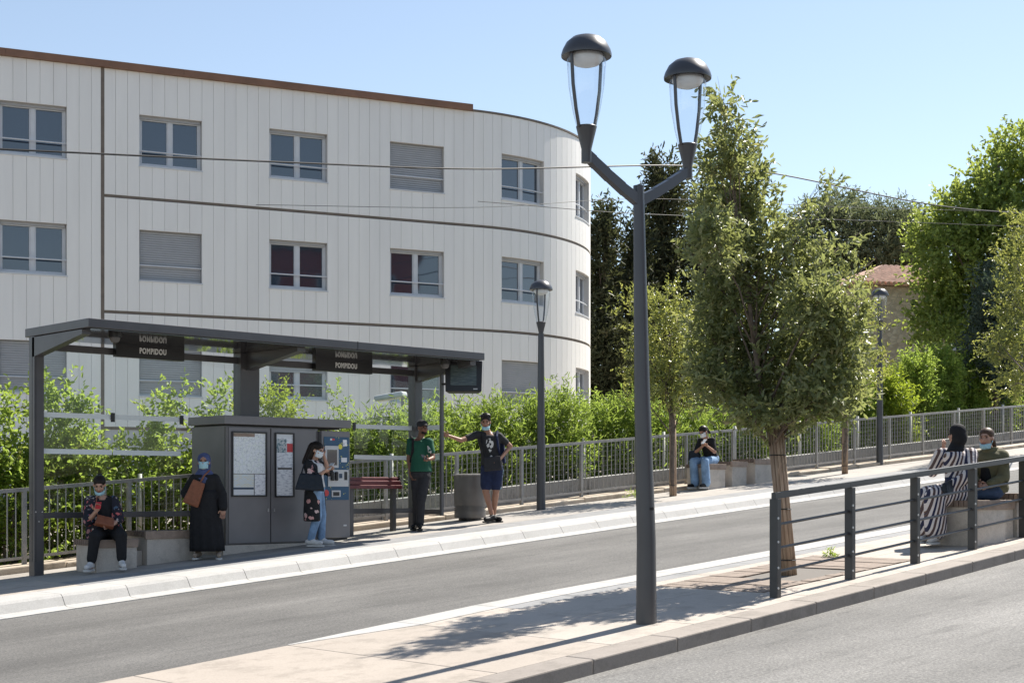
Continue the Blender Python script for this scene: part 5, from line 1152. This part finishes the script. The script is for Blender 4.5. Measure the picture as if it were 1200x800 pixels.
def small_tree(label, base, wrap_top, d, lst, per, leaf, wr=.055, dens=1.0, L=.085, W=.034, group=None):
    Bp = gnd(*base); t = thing('street_tree', label, 'tree', Bp, group=group); cl = pc(lst, d, 1, 1.2); addfol('crown', t, leaf, cl, per, .28, 8, L, W, axis_up=.35)
    xs = sum(c_[0][0] for c_ in cl)/len(cl); top = Vector(cl[0][0]); branches(Bp, top, cl, .05, t); wrap(t, Bp, pd(*wrap_top, d), wr, wr*.95, 9, .020); return t
small_tree('young pale green tree with a reed-wrapped trunk left of the seated woman', (789, 581), (788, 478), 28.83,
    [(785,352,20,16),(765,372,26,22),(800,375,24,22),(738,358,18,10,0,.8),(785,400,34,28),(760,420,28,28),(808,420,26,30),(780,445,38,28),(752,460,24,22,0,.7),(810,462,24,22),(785,470,24,16),(828,395,14,18)], 130, 'leaf_young')
small_tree('young tree with a thin reed-wrapped trunk beside the farther street lamp', (990, 555), (990, 478), 32.8,
    [(995,345,24,20),(975,375,30,26),(1010,380,26,26),(990,410,36,28),(965,430,26,26),(1015,430,26,28),(990,455,34,22),(1008,320,12,14,0,.6)], 120, 'leaf_young')
t = small_tree('olive green tree at the right edge of the picture', (1222, 540), (1222, 460), 37.0,
    [(1200,262,22,18),(1190,300,28,28),(1215,330,34,34),(1185,350,26,28),(1200,385,36,34),(1170,400,22,20),(1190,425,34,28),(1210,450,30,26),(1160,412,14,12,0,.7),(1180,455,22,16)], 130, 'leaf_young', L=.10, W=.042)

# hedge shrubs along the fence
def shrub(name, label, x, v, ytop, hw, leaf, per, L, W, group, sprigs=(), tl=.32, up=.45, k_=8, spread=.7):
    p = pv(x, v); z0 = zg(p.x); dd = p.x*CT+p.y*ST; zt = EYE+(HY-ytop)/F*dd; k_px = dd/F; t = thing(name, label, 'shrub', (p.x, p.y, z0), group=group); r = hw*k_px; h = zt-z0-.20; cl = []
    for q in range(7):
        f_ = (q+.5)/7; a = random.uniform(0, 6.28); rr = r*(.55 if f_ < .8 else .3)*random.random(); cr = r*(.72 if f_ < .75 else .5); cl.append(((p.x+math.cos(a)*rr, p.y+math.sin(a)*min(rr, .25), z0+.12+f_*(h-.3)), (cr, min(cr, .5), h*.17), .55))
    for (sx, sy) in sprigs: q = pd(sx, sy, dd); cl.append((tuple(q), (.16, .16, .14), .12)); cl.append((tuple(q-Vector((0,0,.22))), (.15, .15, .15), .12))
    f_ = addfol('crown', t, leaf, cl, per*max(.5, r*h/1.6), tl, k_, L, W, axis_up=up, spread=spread)
    mb = MB()
    for q in range(6):
        a = random.uniform(0, 6.28); c_ = cl[q][0]; mb.tube([(p.x+math.cos(a)*.12, p.y+math.sin(a)*.12, z0-.05), (p.x+math.cos(a)*.2, p.y+math.sin(a)*.2, z0+h*.35), c_], [.022, .016, .006], 6)
    build('stem', mb, 'bark', t); return t
G1 = 'leafy hedge shrubs behind the left half of the shelter'
for i, (x, v, yt, hw, spr) in enumerate([(-45,20.7,486,50,()),(8,20.6,492,48,((10,476),)),(58,20.75,474,42,((48,462),(70,466),(95,472))),(105,20.8,492,40,()),(150,20.9,506,40,()),(198,20.8,500,38,((182,474),(212,470),(190,490))),(248,21.0,478,36,((262,462),))]):
    shrub('hedge_shrub', ['broad-leaved shrub cut off by the left edge of the picture', 'yellow-green shrub left of the left shelter post', 'tall leafy shrub just right of the left shelter post', 'leafy shrub behind the seated woman in the floral jacket', 'low leafy shrub behind the short bench', 'sparse leafy shrub left of the dark cabinet', 'leafy shrub rising behind the left corner of the cabinet'][i], x, v, yt, hw, 'leaf_hedge', 185, .09, .052, G1, spr)
shrub('round_shrub', 'bright yellow-green rounded shrub above the cabinet right of the shelter column', 325, 22.4, 448, 44, 'leaf_bright', 230, .07, .036, None)
shrub('round_shrub', 'pale green shrub sprig right of the rounded bright shrub', 392, 22.0, 482, 30, 'leaf_hedge', 150, .08, .036, None, ((398,462),))
G2 = 'oleander bushes behind the fence'
ole = [(425,482,34),(465,476,32),(505,470,34),(545,466,34),(585,462,34),(625,462,34),(662,452,34),(700,462,32),(735,456,32),(770,466,32),(805,470,32),(842,470,32),(880,468,32),(918,462,32),(955,455,32)]
olab = ['behind the ticket machine', 'behind the red perch bench', 'behind the boy in the green shirt', 'behind the slim shelter pole', 'behind the boy in shorts', 'behind the nearer single street lamp', 'at the right corner of the white building', 'left of the double lamp pole', 'just behind the double lamp pole', 'left of the young pale tree', 'behind the young pale tree', 'behind the woman on the far bench', 'behind the far stepped bench', 'behind the island tree trunk', 'right of the island tree trunk']
for (x, yt, hw), lb_ in zip(ole, olab): shrub('oleander_bush', 'bright green oleander bush '+lb_, x, 20.95+random.uniform(0, .3), yt, hw, 'leaf_oleander', 230, .125, .026, G2, (), .36, .8, 9, .5)
G3 = 'shrubs behind the right part of the fence'
rlab = ['green shrub right of the second reed-wrapped trunk', 'yellow-green shrub at the foot of the farther street lamp', 'green shrub below the stone house', 'bushy shrub right of the stone house', 'bushy shrub behind the headscarf of the striped-dress woman', 'bushy shrub behind the girl in the olive jacket', 'dark green shrub at the right end of the fence', 'green shrub just beyond the right edge of the picture', 'second green shrub beyond the right edge of the picture', 'third green shrub beyond the right edge of the picture']
for (x, yt, hw, lf), lb_ in zip([(1000,440,34,'leaf_oleander'),(1042,430,32,'leaf_bright'),(1072,412,32,'leaf_hedge'),(1105,405,32,'leaf_oleander'),(1138,412,32,'leaf_hedge'),(1172,418,32,'leaf_oleander'),(1208,420,34,'leaf_oleander'),(1248,418,36,'leaf_hedge'),(1290,415,36,'leaf_oleander'),(1332,412,36,'leaf_oleander')], rlab): shrub('hedge_shrub', lb_, x, 21.3+random.uniform(0, .5), yt, hw, lf, 260, .12, .04, G3, (), .36, .6, 8)

# background trees
def bigtree(name, label, base, top, d, lst, per, leaf, L, W, tl, r0, depth=3.0, **kw):
    b_ = pd(base[0], HY, d); b_.z = zg(min(b_.x, 60)); t = thing(name, label, 'tree', b_); cl = pc(lst, d, 1, depth); addfol('crown', t, leaf, cl, per, tl, 9, L, W, **kw); branches(b_, pd(top[0], top[1], d), cl, r0, t, nb=14); return t
def column(x, y0, y1, w0, w1):                    # stacked clumps of an upright conifer
    n = int((y1-y0)/22); return [(x+random.uniform(-.25, .25)*(w0+(w1-w0)*i/n), y0+(y1-y0)*i/n, (w0+(w1-w0)*(i/n)**.8), 20) for i in range(n+1)]
bigtree('cypress_tree', 'dark cypress just right of the rounded building end', (712, 470), (708, 260), 52, column(706,262,480,11,34), 300, 'leaf_cypress', .22, .075, .55, .16, 2.0, axis_up=.9, spread=.5)
bigtree('cypress_tree', 'tallest dark conifer behind the double street lamp', (778, 470), (775, 205), 56, column(776,204,470,14,52), 260, 'leaf_cypress', .24, .08, .6, .2, 2.5, axis_up=.5, spread=.7)
bigtree('cypress_tree', 'dark conifer between the lamp pole and the building', (742, 470), (740, 290), 54, column(742,285,470,12,30), 280, 'leaf_cypress', .22, .075, .55, .16, 2.0, axis_up=.9, spread=.5)
bigtree('cypress_tree', 'dark conifer half hidden behind the island tree', (830, 470), (828, 230), 58, column(828,236,470,16,46), 220, 'leaf_cypress', .24, .08, .6, .2, 2.5, axis_up=.5, spread=.7)
bigtree('cedar_tree', 'flat-layered cedar between the island tree and the big green tree', (1020, 440), (1030, 245), 60,
    [(985,238,34,8),(960,252,36,9),(1000,258,40,9),(1045,252,40,9),(1072,262,30,8),(1035,272,48,10),(1075,282,34,9),(990,285,44,10),(1030,296,46,10),(960,300,36,12),(1060,305,36,10),(1000,318,44,11),(1045,325,36,10),(975,335,40,12),(1020,345,36,12),(940,270,30,10),(955,330,30,16),(950,365,34,20),(990,370,34,18),(1030,370,20,14)], 620, 'leaf_cedar', .20, .05, .5, .28, 3.0, axis_up=.15, spread=.9, outward=1.0)
bigtree('broadleaf_tree', 'big bright green broadleaf tree rising at the right', (1150, 450), (1170, 190), 47,
    [(1192,172,22,18),(1175,195,26,22),(1205,205,30,26),(1150,225,26,20),(1180,235,34,30),(1125,245,28,20),(1150,262,34,26),(1100,272,28,18),(1205,270,34,34),(1085,292,20,16),(1120,295,36,26),(1165,300,40,30),(1100,325,28,22),(1140,335,38,30),(1190,335,36,34),(1100,360,26,24),(1130,375,32,28),(1170,375,34,30),(1085,385,16,18),(1110,400,26,18)], 190, 'leaf_big', .16, .10, .6, .22, 3.0, axis_up=.2)
bigtree('conifer_tree', 'dusky blue-green conifer under the big green tree', (1165, 440), (1163, 320), 44, column(1165,325,440,12,36), 220, 'leaf_blue', .20, .06, .5, .14, 2.0, axis_up=.3)

# stone house behind the trees
H0 = pd(1008, 334, 50); hz = H0.z
hs = thing('stone_house', 'old stone house with a terracotta tile roof behind the trees', 'house', (H0.x, H0.y, zg(H0.x)))
k = NT('rubble_stone'); co = k.n('ShaderNodeNewGeometry').outputs['Position']; vo = k.n('ShaderNodeTexVoronoi'); mp = k.n('ShaderNodeMapping'); mp.inputs['Scale'].default_value = (5.5, 5.5, 9); k.l(co, mp.inputs[0]); k.l(mp.outputs[0], vo.inputs['Vector']); vo.inputs['Scale'].default_value = 1
ve_ = k.n('ShaderNodeTexVoronoi', feature='DISTANCE_TO_EDGE'); k.l(mp.outputs[0], ve_.inputs['Vector']); ve_.inputs['Scale'].default_value = 1
sc1 = k.n('ShaderNodeSeparateColor'); k.l(vo.outputs['Color'], sc1.inputs[0]); c = k.ramp(sc1.outputs[0], [(0, (.42, .34, .26)), (.5, (.54, .45, .36)), (1, (.62, .54, .45))]); c = k.mix(k.ramp(ve_.outputs[0], [(.02, (1,1,1)), (.09, (0,0,0))]), c, (.40, .35, .29)); k.l(c, k.b.inputs['Base Color']); k.b.inputs['Roughness'].default_value = .9; k.bump(ve_.outputs[0], .5, .05)
mat('terracotta', (.47, .30, .22), .8, var=.3, vscale=3)
ax = Vector((ST, -CT, 0)).lerp(Vector((1, 0, 0)), .35).normalized(); ay = Vector((-ax.y, ax.x, 0)); hb = zg(H0.x)-1
def hp_(a, b, z): q = H0+ax*a+ay*b; return (q.x, q.y, z)
mb = MB(); mb.hexa([hp_(0,0,hb),hp_(7,0,hb),hp_(7,6,hb),hp_(0,6,hb),hp_(0,0,hz),hp_(7,0,hz),hp_(7,6,hz),hp_(0,6,hz)]); build('wall', mb, 'rubble_stone', hs)
rf_ = MB(); E_ = .3; rz = hz+1.15
rf_.add([hp_(-E_,-E_,hz+.02),hp_(7+E_,-E_,hz+.02),hp_(7+E_,6+E_,hz+.02),hp_(-E_,6+E_,hz+.02),hp_(2.6,3,rz),hp_(4.4,3,rz)], [(0,1,5,4),(1,2,5),(2,3,4,5),(3,0,4),(3,2,1,0)])
for i in range(34):                                # barrel tile rows on the front slope
    a = -E_+.1+i*.22; tmax = min(1, max(.02, (a+E_)/(2.6+E_), ) if a < 2.6 else (1 if a < 4.4 else max(.02, (7+E_-a)/(2.6+E_))))
    p0 = Vector(hp_(a, -E_-.04, hz+.05)); p1 = Vector(hp_(a, -E_+(3+E_)*tmax, hz+.05+(rz-hz)*tmax)); rf_.tube([p0, p1], .075, 7)
for i in range(28):                                # and on the left hip
    b_ = -E_+.1+i*.22; tmax = max(.02, 1-abs(b_-3)/(3+E_)); p0 = Vector(hp_(-E_-.04, b_, hz+.05)); p1 = Vector(hp_(-E_+(2.6+E_)*tmax, b_, hz+.05+(rz-hz)*tmax)); rf_.tube([p0, p1], .075, 7)
build('roof', rf_, 'terracotta', hs)
mb = MB(); mb.hexa([hp_(3.4,-.05,hz-2.2),hp_(4.3,-.05,hz-2.2),hp_(4.3,.05,hz-2.2),hp_(3.4,.05,hz-2.2),hp_(3.4,-.05,hz-.8),hp_(4.3,-.05,hz-.8),hp_(4.3,.05,hz-.8),hp_(3.4,.05,hz-.8)]); build('window', mb, 'window_glass', hs)

# weeds at the kerb of the bench and the border
def weed(label, p, r):
    t = thing('weed', label, 'weed', p, group='small weeds on the pavement'); me = foliage([((p.x, p.y, p.z+r*.4), (r, r*.7, r*.4), 1)], 26, r*.7, 4, .05, .015); off = np.array(OFF[t.name]); o = build('leaves', leafmesh('leaves', me[0]-off, *me[1:]), 'leaf_hedge', t); o['kind'] = 'stuff'
weed('small weed at the foot of the short bench by the cabinet', gnd(203, 656), .13); weed('small weed growing by the border stones left of the double lamp pole', gnd(741, 583), .14); weed('tiny weed at the corner of the timber tree pit', gnd(973, 652), .07)
